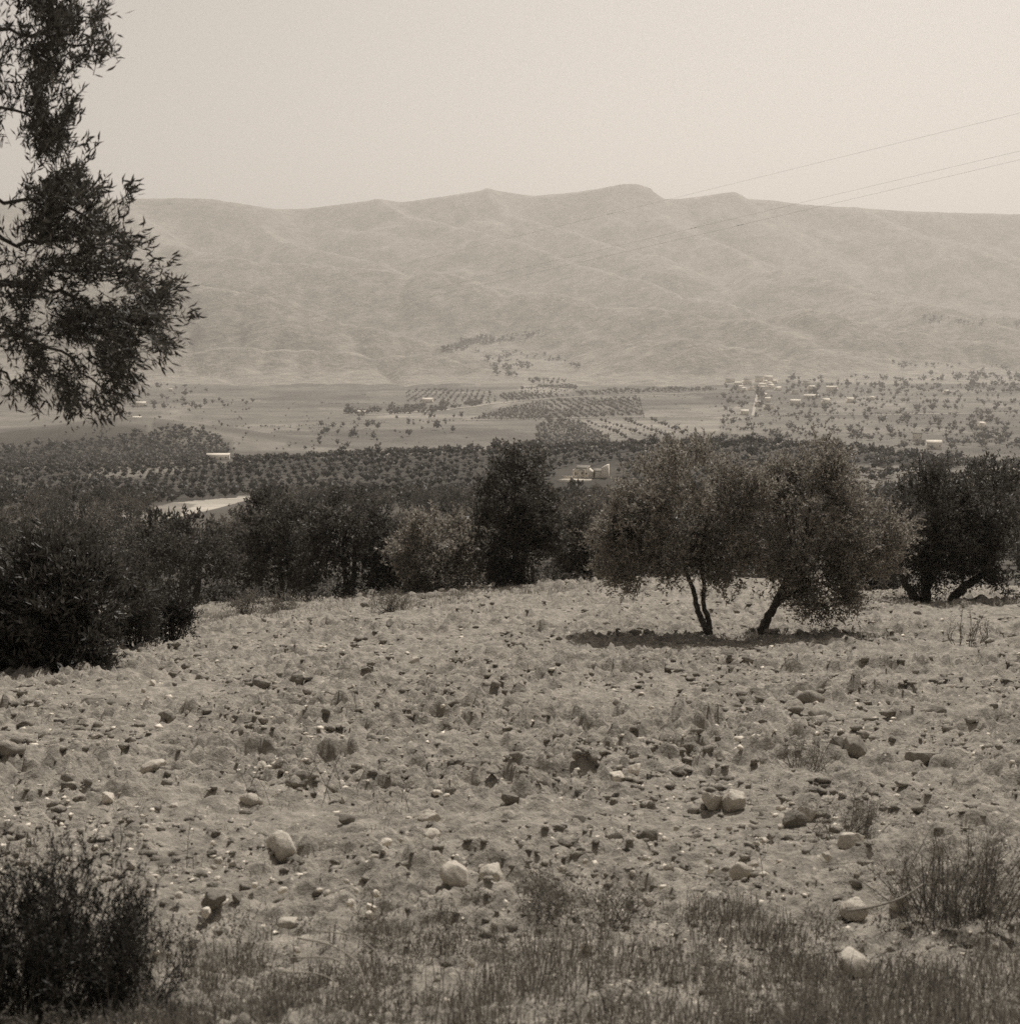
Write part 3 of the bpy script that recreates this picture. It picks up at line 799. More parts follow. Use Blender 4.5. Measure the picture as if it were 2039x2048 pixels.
def far_tree(p, s, kind, sz=1.0):
    v, q, core = BT[kind][rng.integers(12)]
    s = s * math.exp(rng.normal() * .27)
    a = rng.random() * 6.28; c, s_ = math.cos(a), math.sin(a)
    rot = np.array([[c, -s_, 0], [s_, c, 0], [0, 0, 1]])
    sc = np.array([s, s, s * sz])
    far_mb.add((v * sc) @ rot.T + p, q); far_mb.add((core * sc) @ rot.T + p, None, OCT[1])
for p in rest:
    far_tree(p, 0.70 + .32 * rng.random(), 46)

def scatter(poly, n, dmin, dmax, s=(0.8, 1.3), kind=9, sz=1.0):
    poly = [(a * .5296, b * .5296) for a, b in poly]
    xs = [p[0] for p in poly]; ys = [p[1] for p in poly]
    u = rng.uniform(min(xs), max(xs), n * 9); v = rng.uniform(min(ys), max(ys), n * 9)
    m = inside(poly, u, v) & (rng.random(len(u)) < np.clip(.45 + 1.6 * fbm(u / 16 + 3, v / 5, 2), .05, 1)); u, v = u[m][:n], v[m][:n]
    P = hit(u, v, dmin, dmax)
    for p in P[~np.isnan(P[:, 0])]: far_tree(p, rng.uniform(*s), kind, sz)
def planted(poly, ang, sa, sb, dmin, dmax, s=(0.85, 1.15), kind=9, jit=.6):
    poly = [(a * .5296, b * .5296) for a, b in poly]
    P = hit([p[0] for p in poly], [p[1] for p in poly], dmin, dmax); P = P[~np.isnan(P[:, 0])]
    c = P[:, :2].mean(0); r = np.abs(P[:, :2] - c).max() * 1.5
    a, b = np.meshgrid(np.arange(-r, r, sa), np.arange(-r, r, sb)); a = a.ravel(); b = b.ravel()
    x = c[0] + math.cos(ang) * a - math.sin(ang) * b + rng.normal(size=a.size) * jit
    y = c[1] + math.sin(ang) * a + math.cos(ang) * b + rng.normal(size=a.size) * jit
    z = ground(x, y); u, v = project(np.stack([x, y, z], 1)); m = inside(poly, u, v) & (y > dmin) & (y < dmax)
    for p in np.stack([x, y, z], 1)[m & (rng.random(len(x)) < .92)]: far_tree(p, rng.uniform(*s), kind)
# wooded hill on the left of the valley
planted([(-90, 850), (130, 838), (215, 826), (300, 812), (380, 810), (440, 845), (425, 862), (300, 885), (-90, 900)], R(27), 6.6, 6.2, 1020, 1450, (.8, 1.35), 22, 1.3)
# orchards on the valley floor
planted([(885, 793), (960, 770), (1030, 757), (1035, 793)], R(30), 9, 8, 1300, 2700, (.7, 1.0), 9, 1.3)
planted([(1030, 757), (1205, 750), (1212, 785), (1035, 793)], R(3), 13, 9, 1300, 2700, (.8, 1.15), 9, 1.3)
planted([(1015, 800), (1090, 793), (1170, 842), (1005, 850)], R(-30), 9, 8, 1100, 2400, (.75, 1.1), 9, 1.3)
for L_ in ([(1135, 797), (1180, 812), (1235, 834)], [(1180, 797), (1215, 810), (1262, 830)], [(1110, 800), (1150, 815), (1195, 838)], [(1230, 796), (1268, 812), (1310, 830)]):
    C = curve_pts([(a, b, 0) for a, b in L_], 13)
    P = hit(C[:, 0] * .5296, C[:, 1] * .5296, 1100, 2600)
    for p in P[~np.isnan(P[:, 0])]: far_tree(p, rng.uniform(1.2, 1.6), 9)
planted([(765, 737), (830, 735), (935, 742), (935, 760), (770, 760)], R(0), 11, 16, 1800, 3000, (.7, 1.0), 9, 1.2)
planted([(985, 735), (1080, 724), (1090, 738), (985, 752)], R(25), 12, 14, 1800, 3000, (.9, 1.2))
planted([(1085, 739), (1345, 732), (1345, 739), (1090, 748)], R(5), 14, 14, 1800, 3000, (1.1, 1.5))
planted([(940, 745), (985, 742), (1085, 748), (950, 760)], R(5), 10, 14, 1800, 3000, (1.1, 1.5))
scatter([(645, 778), (760, 772), (850, 764), (935, 757), (930, 763), (800, 781), (650, 784)], 300, 1400, 2900, (1.0, 1.7))
scatter([(595, 790), (700, 780), (720, 850), (600, 850)], 36, 1150, 2600, (1.0, 1.9), 22, 1.2)
scatter([(700, 785), (880, 765), (870, 815), (720, 840)], 26, 1150, 2600, (.9, 1.5), 22, 1.2)
# groves climbing the mountain gullies
scatter([(865, 640), (940, 635), (1020, 626), (1020, 632), (940, 648), (870, 650)], 130, 2600, 6500, (1.6, 2.4))
scatter([(828, 655), (880, 648), (910, 660), (900, 668), (835, 664)], 50, 2600, 6500, (1.6, 2.4))
scatter([(900, 660), (1040, 668), (1110, 690), (1090, 694), (1000, 676)], 50, 2600, 6500, (1.5, 2.2))
scatter([(915, 674), (960, 666), (1010, 690), (975, 716), (940, 712)], 110, 2600, 6500, (1.6, 2.3))
scatter([(985, 715), (1075, 718), (1060, 728), (1000, 726)], 30, 2300, 4500, (1.4, 2.0))
scatter([(200, 735), (420, 720), (430, 770), (200, 790)], 50, 1500, 4000, (1.4, 2.4))
scatter([(250, 762), (480, 755), (480, 768), (250, 775)], 34, 1500, 4000, (1.3, 2.0))
scatter([(1720, 596), (2000, 604), (2000, 622), (1760, 610)], 50, 2600, 6500, (1.6, 2.4))
scatter([(1640, 684), (2000, 694), (2000, 704), (1700, 696)], 40, 2600, 6500, (1.4, 2.0))
# about and right of the village
scatter([(1340, 735), (1460, 735), (1425, 790), (1370, 790)], 40, 1500, 3300, (1.2, 2.4), 22, 1.2)
scatter([(1485, 716), (1590, 716), (1600, 760), (1480, 745)], 50, 1500, 3300, (1.2, 2.5), 22, 1.2)
scatter([(1600, 711), (2010, 706), (2010, 724), (1610, 720)], 150, 1500, 3600, (1.6, 2.8))
scatter([(1595, 728), (2010, 726), (2010, 740), (1600, 744)], 150, 1500, 3600, (1.6, 2.8))
scatter([(1430, 745), (2010, 740), (2010, 782), (1430, 782)], 240, 1300, 3300, (1.0, 2.2))
scatter([(1365, 788), (1560, 786), (1640, 835), (1560, 850), (1360, 832)], 220, 1040, 2400, (.6, 1.4))
scatter([(1540, 788), (2010, 785), (2010, 850), (1650, 850)], 210, 1040, 2400, (.7, 1.6), 22, 1.1)
scatter([(1780, 785), (2010, 785), (2010, 850), (1800, 840)], 70, 1040, 2400, (1.0, 2.0), 22, 1.1)
scatter([(1420, 783), (2010, 778), (2010, 782), (1420, 787)], 130, 1300, 2800, (.6, 1.0))
scatter([(560, 745), (1340, 735), (1340, 830), (600, 848)], 160, 1050, 3000, (.3, .7))
scatter([(1340, 740), (2010, 735), (2010, 870), (1360, 840)], 420, 1050, 3200, (.35, .8))
scatter([(80, 770), (600, 760), (600, 850), (440, 850), (80, 815)], 160, 1050, 3200, (.35, .8))
for L_ in ([(560, 806), (700, 800), (880, 795)], [(430, 806), (520, 806), (640, 800)], [(1215, 790), (1206, 750)], [(1400, 742), (1215, 751)], [(600, 762), (750, 765)], [(1640, 850), (1760, 838), (1900, 835)]):
    C = curve_pts([(a, b, 0) for a, b in L_], 60); P = hit(C[:, 0] * .5296, C[:, 1] * .5296, 1050, 3000)
    for p in P[~np.isnan(P[:, 0])]:
        if rng.random() < .8: far_tree(p, rng.uniform(.3, .6), 9)
o = far_mb.build('distant_olive_trees', M['olive_dark'])
tag(o, 'countless small olive trees in the orchards across the valley and mountain foot', 'olive trees', kind='stuff')

# ------------------------------------------------------------------ the olive bough hanging in from the left
OUT = [(-160, -120), (60, -120), (95, -40), (112, 46), (100, 66), (78, 60), (76, 100), (70, 128), (64, 150), (76, 172), (86, 140), (92, 150), (88, 180), (112, 188),
       (128, 184), (132, 200), (118, 214), (132, 226), (146, 244), (150, 262), (172, 258), (176, 280), (180, 300), (194, 312), (180, 340), (168, 362), (140, 372), (128, 392),
       (118, 412), (96, 420), (70, 412), (44, 408), (-20, 400), (-160, 380)]
HOLES = [[(-30, 154), (52, 152), (57, 166), (46, 182), (-30, 186)], [(-10, 200), (30, 196), (30, 215), (0, 220)], [(100, 290), (125, 286), (122, 306)], [(60, 350), (85, 345), (80, 362)], [(50, 280), (62, 275), (66, 290), (54, 296)], [(44, 240), (56, 244), (50, 256)]]
DT = 8.0
tb0 = np.array([bearing(-230, 500) * 8.8, 8.8, 0]); tb0[2] = float(ground(tb0[0], tb0[1]))
root = empty('olive_tree', tb0)
tag(root, 'near olive tree reaching in from the left edge with drooping leafy boughs', 'olive tree')
tb = MB()
trunk = curve_pts([(0, 0, -.2), (.1, .05, 1.0), (.25, -.05, 2.0), (.35, -.2, 3.0), (.5, -.3, 4.4)], 18)
tube(tb, trunk, np.linspace(.24, .09, 18), 10, .25); tb.build('trunk', M['bark'], root, True)
BR = [  # boughs, by where they pass
    [(-120, 300, 8.4), (-40, 290, 8.2), (43, 292, 8.0), (85, 300, 7.9), (118, 322, 7.8), (135, 345, 7.8)],
    [(-100, 190, 8.4), (0, 240, 8.2), (60, 238, 8.0), (88, 205, 8.0), (100, 170, 8.0)],
    [(-110, 250, 8.5), (0, 285, 8.4), (60, 275, 8.3), (110, 268, 8.2), (165, 285, 8.1)],
    [(-120, 320, 8.3), (-30, 330, 7.8), (40, 345, 7.7), (90, 375, 7.6), (110, 405, 7.6)],
    [(-120, 100, 8.4), (-20, 110, 8.2), (40, 120, 8.0), (66, 118, 8.0)],
    [(-120, 30, 8.4), (0, 30, 8.2), (60, 40, 8.0), (100, 52, 7.9)],
    [(-120, 200, 8.0), (20, 205, 7.8), (80, 215, 7.7), (125, 235, 7.7)],
    [(-100, 340, 8.4), (0, 370, 8.0), (30, 390, 7.9)],
]
for c in BR:
    P = np.array([at(*q) for q in c]) - tb0
    P = curve_pts(np.concatenate([[trunk[8 + random.randint(0, 8)]], P]), 22)
    P[2:-1] += rng.normal(size=P[2:-1].shape) * .015
    bm_ = MB(); tube(bm_, P, np.linspace(.019, .004, 22), 6, .2); bm_.build('bough', M['bark'], root, True)
n0 = 90000
uu = rng.uniform(-160, 200, n0); vv = rng.uniform(-120, 425, n0)
m = inside(OUT, uu, vv)
for h_ in HOLES: m &= ~(inside(h_, uu, vv) & (rng.random(n0) < .97))
# shoots gather in clumps
cl = fbm(uu / 34, vv / 34, 3)
m &= (rng.random(n0) < np.clip(0.42 + 2.0 * cl, 0.02, 1))
uu, vv = uu[m], vv[m]
vis = uu > 20
keep = np.concatenate([np.where(vis)[0][:2050], np.where(~vis)[0][:1000]])
uu, vv = uu[keep], vv[keep]
dd = DT + rng.normal(size=len(uu)) * .35
O_ = np.stack([bearing(uu, vv) * dd, dd, slope_of_row(vv) * dd], 1) - tb0
cen = np.array(at(30, 260, 8.0)) - tb0
D_ = unit(unit(O_ - cen) * .8 + np.array([.35, 0, .25]) + rng.normal(size=O_.shape) * .45)
D_[vv > 350] = unit(D_[vv > 350] + np.array([.1, 0, -.75]))
fb, wb = MB(), MB()
# pull the shoot back so that its tip, not its foot, reaches the outline
twigs(fb, O_ - D_ * .13, D_, 0.17, 9, 0.062, 0.0125, .75, .05, wb, .0022)
fb.build('foliage', M['shrub'], root)['kind'] = 'stuff'
wb.build('twigs', M['bark'], root)['kind'] = 'stuff'
# the outermost leaves, one by one
lm = []
for i in range(6):
    L_ = .055 + .005 * i; w_ = .011 + .0008 * i; bnd = .004 + .002 * i
    v = np.array([(0, 0, 0), (w_ * .42, L_ * .3, bnd * .5), (w_ * .5, L_ * .55, bnd), (0, L_, bnd * .3), (-w_ * .5, L_ * .55, bnd), (-w_ * .42, L_ * .3, bnd * .5), (0, L_ * .3, 0), (0, L_ * .55, bnd * .4)])
    me = mesh_np('leaf', v, [(6, 1, 2, 7), (5, 6, 7, 4)], [(0, 1, 6), (0, 6, 5), (7, 2, 3), (4, 7, 3)]); me.materials.append(M['shrub']); lm.append(me)
TIPS = [(86, 142), (90, 150), (126, 186), (124, 198), (130, 192), (104, 190), (112, 58), (100, 62), (74, 120), (70, 150), (146, 246), (138, 236), (170, 262), (178, 290), (190, 312), (186, 318),
        (176, 300), (168, 345), (160, 362), (150, 358), (132, 376), (128, 392), (136, 380), (116, 410), (104, 418), (96, 414), (70, 410), (60, 404), (46, 402), (122, 222), (66, 178), (76, 170), (150, 262)]
for k_ in range(280):
    a, b_ = TIPS[k_ % len(TIPS)]
    u, v = a + rng.normal() * 4, b_ + rng.normal() * 4
    lf = link('leaf', lm[k_ % 6], None, root)
    lf.location = Vector((at(u, v, DT + rng.normal() * .12) - tb0).tolist())
    ang = math.atan2(-(b_ - 270), (a - 20)) + rng.normal() * .6
    d = Vector((math.cos(ang), rng.normal() * .35, math.sin(ang) - (.5 if b_ > 350 else 0)))
    lf.rotation_euler = d.to_track_quat('Y', 'Z').to_euler(); lf.rotation_euler.rotate_axis('Y', rng.random() * 6.28)

# ------------------------------------------------------------------ shrubs and thickets
def shrub(name, u0, u1, v0, vb, d, label, mat, n=900, k=9, leaf=.09, wid=.03, tw=.35, cat='shrub', up=.6, clusters=90, spread=.12, group=None, lobes_n=7, depth=None, skirt=1):
    uc = (u0 + u1) / 2; b = np.array([bearing(uc, vb) * d, d, 0]); b[2] = float(ground(b[0], d)) - .05
    W, H = (u1 - u0) / 2, (vb - v0); lo = []
    dp = depth or W * d / FPX * .7
    for i in range(lobes_n):
        a = -0.7 + 1.4 * (i + .5) / lobes_n + random.uniform(-.1, .1)
        top = (1 - a * a * .6) * random.uniform(.75, 1.0)
        lo.append(lobe(uc + W * a, vb - H * top * .55, d + random.uniform(-.4, .4) * dp, W * .36, H * top * .42, dp * .6, b))
    if skirt:
        for i in range(lobes_n): lo.append(lobe(uc + W * (-.75 + 1.5 * (i + .5) / lobes_n), vb - H * .12, d - dp * .4, W * .3, H * .14, dp * .5, b))
    root = empty(name, b); tag(root, label, cat, group)
    P, out, cc = lobe_points(lo, n, clusters, spread, .4)
    sb = MB()
    for c in cc[:18]:
        f = np.array([c[0] * .25, c[1] * .25, 0]); tube(sb, curve_pts([f, (f + c) / 2 + rng.normal(size=3) * .05, c], 6), np.linspace(.02, .005, 6), 5, .2, False)
    sb.build('stems', M['bark'], root, True)
    cb = MB(); twigs(cb, P, unit(out + np.array([0, 0, up]) + .3 * rng.normal(size=out.shape)), tw, k, leaf, wid)
    cb.build('leaves', mat, root)
    return root
shrub('thicket', -40, 124, 518, 668, 23.5, 'large dark thicket of long narrow leaves at the left field edge', M['shrub'], n=2600, k=9, leaf=.17, wid=.045, tw=.34, clusters=110, spread=.16, lobes_n=12, depth=1.0, skirt=1)
shrub('thicket', 20, 100, 545, 672, 22.6, 'nearer dark leafy clump at the foot of the large left thicket', M['shrub'], n=1100, k=9, leaf=.15, wid=.04, tw=.3, clusters=60, spread=.13, lobes_n=6, depth=.6, skirt=1)
shrub('shrub', 112, 160, 588, 642, 27, 'dark rounded shrub beside the left thicket', M['shrub'], n=1000, leaf=.08, wid=.022, tw=.25, clusters=50)
shrub('shrub', 145, 192, 596, 634, 29.5, 'low dark shrub where thicket ends and grass begins', M['broom'], n=1000, leaf=.08, wid=.026, tw=.22, clusters=45)
shrub('shrub', 228, 262, 592, 618, 42, 'small feathery shrub on the grassy bank under the tall dark olive', M['weed'], n=260, leaf=.08, wid=.02, tw=.3, clusters=30)
shrub('shrub', 262, 300, 590, 616, 43, 'wider pale shrub on the grassy bank, right of the feathery one', M['weed'], n=300, leaf=.08, wid=.02, tw=.3, clusters=30)
shrub('shrub', 372, 408, 598, 616, 36, 'pale grassy shrub with a dark foot at the upper field edge', M['weed'], n=260, leaf=.08, wid=.014, tw=.25, clusters=26, up=1.2)

# ------------------------------------------------------------------ broom-like bushes and weeds near the camera
def stems_at(mb, base, n, length, lean, rad, bend=.25, seg=4):
    """thin upright stalks fanned from one foot; returns tips"""
    tips = []
    for _ in range(n):
        a = random.uniform(0, 6.28); l = length * random.uniform(.5, 1.1); q = lean * random.random() ** .7
        d = np.array([math.cos(a) * q, math.sin(a) * q, 1.0]); d /= np.linalg.norm(d)
        s_ = np.array(base) + np.array([math.cos(a), math.sin(a), 0]) * random.random() * .04
        p1 = s_ + d * l * .5 + rng.normal(size=3) * bend * l * .08
        p2 = s_ + d * l + np.array([math.cos(a), math.sin(a), -.3]) * bend * l * .25
        C = curve_pts([s_, p1, p2], 5)
        tube(mb, C, np.linspace(rad, rad * .35, 5), 3, 0, False)
        tips.append(C)
    return tips

def broom(name, u0, u1, v0, vb, d, label, leafm, woodm, n_stem=60, rad=.004, leaf=.03, wid=.006, k=26, cat='bush', lean=.6, depth=.35):
    uc = (u0 + u1) / 2; b = np.array([bearing(uc, vb) * d, d, 0]); b[2] = float(ground(b[0], d))
    root = empty(name, b); tag(root, label, cat)
    W = (u1 - u0) / 2 * d / FPX; H = (vb - v0) * d / FPX
    wb, lb = MB(), MB(); O_, D_ = [], []
    for i in range(n_stem):
        r_ = random.uniform(-1, 1); f = np.array([W * .55 * r_, random.uniform(-1, 1) * depth * .6, -.05])
        hh = H * random.uniform(.55, 1.05) * (1 - .35 * r_ * r_)
        hh *= random.choice((.6, .8, 1, 1))
        tip = np.array([f[0] + W * .45 * r_ + random.gauss(0, .10), f[1] + random.gauss(0, .1), hh])
        C = curve_pts([f, f * .4 + tip * .6 + rng.normal(size=3) * .05 + np.array([0, 0, -hh * .1]), tip], 8)
        tube(wb, C, np.linspace(rad, rad * .4, 8), 4, 0, False)
        for c_, t_ in zip(C[2:], np.gradient(C, axis=0)[2:]):
            for _ in range(3):
                O_.append(c_ + rng.normal(size=3) * .012); D_.append(unit(t_) + rng.normal(size=3) * .35)
    wb.build('stems', woodm, root)
    twigs(lb, np.array(O_), np.array(D_), .10, k // 3, leaf, wid, .5, .0)
    lb.build('leaves', leafm, root)
    return root
broom('bush', -40, 105, 902, 1085, 5.0, 'dark twiggy bush filling the lower left corner', M['broom'], M['twig'], 100, .004, .03, .006, 27, depth=.4)
broom('bush', 60, 160, 945, 1085, 4.9, 'lower dark bush leaning out right of the corner bush', M['broom'], M['twig'], 64, .0035, .028, .0055, 27, depth=.35)
broom('bush', 880, 1030, 838, 935, 6.6, 'wiry grey dry bush at the right edge behind the upright stone', M['weed'], M['twig'], 110, .004, .028, .004, 15, depth=.45)
broom('bush', 815, 880, 790, 838, 8.9, 'small wiry bush above the dry bush at right', M['weed'], M['twig'], 36, .003, .026, .004, 12, depth=.25)
broom('bush', 780, 832, 735, 780, 11.6, 'spiky dry tuft beside the big dark clod', M['weed'], M['twig'], 34, .003, .03, .004, 9, depth=.2)
broom('bush', 520, 575, 862, 912, 6.7, 'upright spiky weed tuft right of the split boulder', M['weed'], M['twig'], 26, .003, .022, .005, 15, depth=.12)
broom('bush', 585, 645, 868, 905, 6.7, 'fan of bare dark stalks near the spiky tuft', M['weed'], M['twig'], 20, .003, .02, .004, 9, depth=.12)
broom('bush', 944, 982, 622, 668, 26, 'tall thin weed with bare stalks at the right of the field', M['weed'], M['twig'], 12, .008, .06, .012, 9, depth=.2)

# bare upright dead stalks standing in the field
STALK = [(232, 775, 30), (243, 790, 36), (252, 800, 40), (262, 806, 52), (276, 802, 40), (290, 800, 44), (301, 796, 34), (312, 802, 46), (322, 806, 50), (334, 804, 44), (341, 796, 38), (352, 790, 30),
         (182, 858, 48), (126, 850, 36), (759, 890, 62), (146, 826, 26), (396, 800, 30), (411, 812, 36), (560, 770, 26), (690, 768, 34)]
for i, (u, v, h) in enumerate(STALK):
    p = base_at(u + random.uniform(-6, 6), v + random.uniform(-8, 8)); d = p[1]; H = h * d / FPX * random.uniform(.6, 1.1)
    mb = MB(); ln = random.uniform(-.5, .6)
    C = curve_pts([(0, 0, -.03), (ln * H * .4, 0, H * .5), (ln * H, 0, H)], 8); tube(mb, C, np.linspace(.0026, .0011, 8) * d / 8, 4)
    for j in (3, 4, 5, 6):
        s_ = random.choice((-1, 1)); tube(mb, curve_pts([C[j], C[j] + np.array([s_ * .03, 0, .05]), C[j] + np.array([s_ * .045, 0, .11])], 4), np.linspace(.0013, .0007, 4) * d / 8, 3, 0, False)
    o = mb.build('dead_stalk', M['twig']); o.location = Vector(p.tolist())
    if (u, v) == (182, 858): lab, grp = 'bare dead stalk standing right of the dark corner bush', None
    elif (u, v) == (759, 890): lab, grp = 'tallest bare dead stalk, standing right of centre near the bottom', None
    elif i < 12: lab, grp = 'thin dead weed stalk in the cluster above the round pale boulder', 'dead stalks in the field'
    else: lab, grp = 'lone thin dead weed stalk standing among the clods', 'lone dead stalks in the field'
    tag(o, lab, 'stalk', grp)

# arching dry straw and a fallen stick at the bottom
for pts, rad_, lab in [([(298, 938, 5.2), (330, 945, 5.1), (356, 962, 5.0), (366, 990, 4.9)], .0042, 'long pale dry stem arching down at the bottom left of centre'),
                  ([(290, 958, 5.1), (330, 958, 5.0), (350, 972, 4.95), (357, 1000, 4.9)], .0034, 'second pale dry stem bending under the longest one'),
                  ([(310, 930, 5.3), (352, 936, 5.1), (379, 956, 5.0), (386, 985, 4.9)], .0034, 'thin pale dry stem arching outermost of the bent ones'),
                  ([(280, 972, 5.1), (318, 974, 5.0), (336, 985, 4.95), (342, 1012, 4.9)], .003, 'lowest of the bent pale dry stems, half hidden in weeds'),
                  ([(846, 911, 6.2), (872, 907, 6.25), (900, 898, 6.3), (922, 884, 6.4)], .007, 'grey fallen stick lying across the ground before the upright stone')]:
    P = np.array([at(*q) for q in pts]); P[:, 2] = np.maximum(P[:, 2], ground(P[:, 0], P[:, 1]) + .03)
    mb = MB(); c0 = P[0].copy(); tube(mb, curve_pts(P - c0, 14), np.linspace(rad_, rad_ * .5, 14), 6, .1)
    o = mb.build('fallen_stick' if 'stick' in lab else 'dry_stem', M['straw'] if 'stem' in lab else M['clod'], None, True); o.location = Vector(c0.tolist())
    tag(o, lab, 'stick' if 'stick' in lab else 'stem')

# grass and weeds nobody could count
def blades(mb, P, H, W, lean=.35, nb=1):
    n = len(P); a = rng.random(n) * 6.28; l = H * (.5 + .8 * rng.random(n)); q = lean * rng.random(n)
    out = np.stack([np.cos(a), np.sin(a), np.zeros(n)], 1); side = np.stack([-np.sin(a + rng.normal(size=n) * .5), np.cos(a), np.zeros(n)], 1) * (np.broadcast_to(W, (n,)) * .5)[:, None]
    up = np.array([0, 0, 1.0])
    m1 = P + (out * (q * .35)[:, None] + up * .55) * l[:, None]; tp = P + (out * q[:, None] * 1.2 + up * .95) * l[:, None]
    v = np.stack([P - side, P + side, m1 + side * .8, m1 - side * .8, tp], 1).reshape(-1, 3); i = np.arange(n)[:, None] * 5
    mb.add(v, i + np.array([0, 1, 2, 3]), i + np.array([3, 2, 4]))
def tufts(poly, n_t, per, H, W, spread, mb, dmin=3, dmax=90, lean=.5):
    xs = [p[0] for p in poly]; ys = [p[1] for p in poly]
    u = rng.uniform(min(xs), max(xs), n_t * 4); v = rng.uniform(min(ys), max(ys), n_t * 4); m = inside(poly, u, v)
    P = hit(u[m][:n_t], v[m][:n_t], dmin, dmax); P = P[~np.isnan(P[:, 0])]
    if dmax < 10: P = P[fbm(P[:, 0] / .55, P[:, 1] / .7, 2) > -.12]
    Q = np.repeat(P, per, 0) + rng.normal(size=(len(P) * per, 3)) * np.array([spread, spread, 0]); Q[:, 2] = ground(Q[:, 0], Q[:, 1]) + .01
    hh = np.repeat(H * (.6 + .7 * rng.random(len(P))), per)
    blades(mb, Q, hh, W, lean)
gb = MB()
tufts([(180, 628), (200, 602), (300, 598), (420, 594), (500, 588), (520, 592), (420, 604), (330, 614), (240, 624)], 420, 18, .22, .011, .3, gb, 26, 90, .9)
tufts([(520, 590), (560, 582), (612, 580), (618, 586), (560, 594)], 110, 18, .2, .011, .25, gb, 30, 90, .9)
tufts([(110, 650), (180, 620), (250, 616), (200, 632), (140, 645)], 120, 18, .22, .011, .25, gb, 20, 90, .9)
tufts([(400, 600), (540, 588), (540, 596), (400, 612)], 60, 26, .25, .012, .2, gb, 26)
tufts([(840, 592), (1040, 594), (1040, 600), (840, 598)], 120, 16, .18, .011, .3, gb, 30, 90, .9)
tufts([(0, 690), (1040, 650), (1040, 880), (0, 880)], 110, 18, .07, .004, .07, gb, 5, 60, 1.0)
o = gb.build('dry_grass', M['drygrass']); tag(o, 'dry grass along the far edge of the ploughed field', 'grass', kind='stuff')
wd = MB()
LOW = [(150, 960), (260, 935), (420, 915), (520, 925), (640, 915), (740, 935), (830, 955), (900, 985), (1060, 1000), (1400, 960), (1400, 1060), (-380, 1060), (-380, 960), (-40, 970)]
tufts(LOW, 620, 14, .09, .005, .07, wd, 3, 9, .9)
tufts([(820, 975), (1060, 965), (1060, 1060), (780, 1060)], 170, 16, .11, .005, .08, wd, 3, 9, .8)
tufts([(120, 990), (300, 960), (320, 1060), (100, 1060)], 110, 16, .10, .005, .08, wd, 3, 9, .8)
tufts([(250, 985), (500, 950), (800, 965), (880, 1040), (250, 1040)], 230, 16, .12, .005, .08, wd, 3, 9, .8)
tufts([(640, 905), (760, 905), (830, 985), (700, 985)], 90, 18, .10, .005, .07, wd, 3, 9, .8)
# low leafy weeds in patches
u = rng.uniform(-40, 1060, 5200); v = rng.uniform(890, 1060, 5200)
m = inside([(-40, 935), (300, 915), (520, 890), (760, 910), (1060, 935), (1060, 1060), (-40, 1060)], u, v) & (fbm(u / 60, v / 24, 3) > -.05)
P = hit(u[m], v[m], 3, 12); P = P[~np.isnan(P[:, 0])]
dirs = rng.normal(size=P.shape) * .6 + np.array([0, 0, 1.0])
twigs(wd, P, dirs, .10, 10, .020, .007, 1.0, 0, wd, .0012)
o = wd.build('foreground_weeds', M['weed']); tag(o, 'blurred low weeds and grass along the bottom of the picture', 'weeds', kind='stuff')
# undergrowth below the tree row, its dark leaves also standing in for shade
ub = MB(); dg = np.stack([rng.uniform(-28, 28, 2600), rng.uniform(49, 76, 2600)], 1)
P = np.stack([dg[:, 0], dg[:, 1], ground(dg[:, 0], dg[:, 1])], 1); pu_, pv_ = project(P)
P = P[(pu_ < 640) & ~((pv_ > 585) & (pu_ > 520)) & ~((pv_ > 608))]
twigs(ub, np.repeat(P, 5, 0) + rng.normal(size=(len(P) * 5, 3)) * np.array([.4, .4, .03]), rng.normal(size=(len(P) * 5, 3)) * .6 + np.array([0, 0, 1.0]), .45, 5, .14, .04, .9, 0)
o = ub.build('undergrowth', M['shrub']); tag(o, 'dark undergrowth doubling as shade below the row of olives', 'undergrowth', kind='stuff')

# ------------------------------------------------------------------ stones and clods
def rock(seed, angular=.5, sub=ICO2):
    r = np.random.default_rng(seed); v = sub[0].copy()
    f = np.zeros(len(v))
    for _ in range(9):
        d = unit(r.normal(size=3)); f += .16 * np.sin(v @ d * r.uniform(1.5, 4.5) + r.random() * 6)
    v = v * (1 + .45 * f[:, None])
    for _ in range(int(5 + 8 * angular)):
        d = unit(r.normal(size=3)); h = r.uniform(.55, .85); s = v @ d; o_ = s > h
        v[o_] -= np.outer(s[o_] - h, d) * (.6 + .4 * angular)
    v += r.normal(size=v.shape) * .015
    return v
ROCK = []
for i in range(9):
    r = np.random.default_rng(100 + i); v = ICO3[0].copy()
    for _ in range(5):
        d = unit(r.normal(size=3)); v = v * (1 + .10 * np.sin(v @ d * r.uniform(1.5, 3.5) + r.random() * 6))[:, None]
    for _ in range(9 + i):
        d = unit(r.normal(size=3)); h = r.uniform(.48, .82); q = v @ d; o_ = q > h
        v[o_] -= np.outer(q[o_] - h, d) * (.97 if i > 2 else .75)
    q = v * 3.2 + i * 7
    v = v + unit(v) * (.05 * fbm(q[:, 0] + q[:, 2] * .7, q[:, 1] - q[:, 2] * .6, 4, .6))[:, None]
    ROCK.append(v)
rmesh = {}
def rock_mesh(i, mat):
    if (i, mat) not in rmesh:
        me = mesh_np('stone', ROCK[i], None, ICO3[1], False); me.materials.append(M[mat]); rmesh[(i, mat)] = me
    return rmesh[(i, mat)]
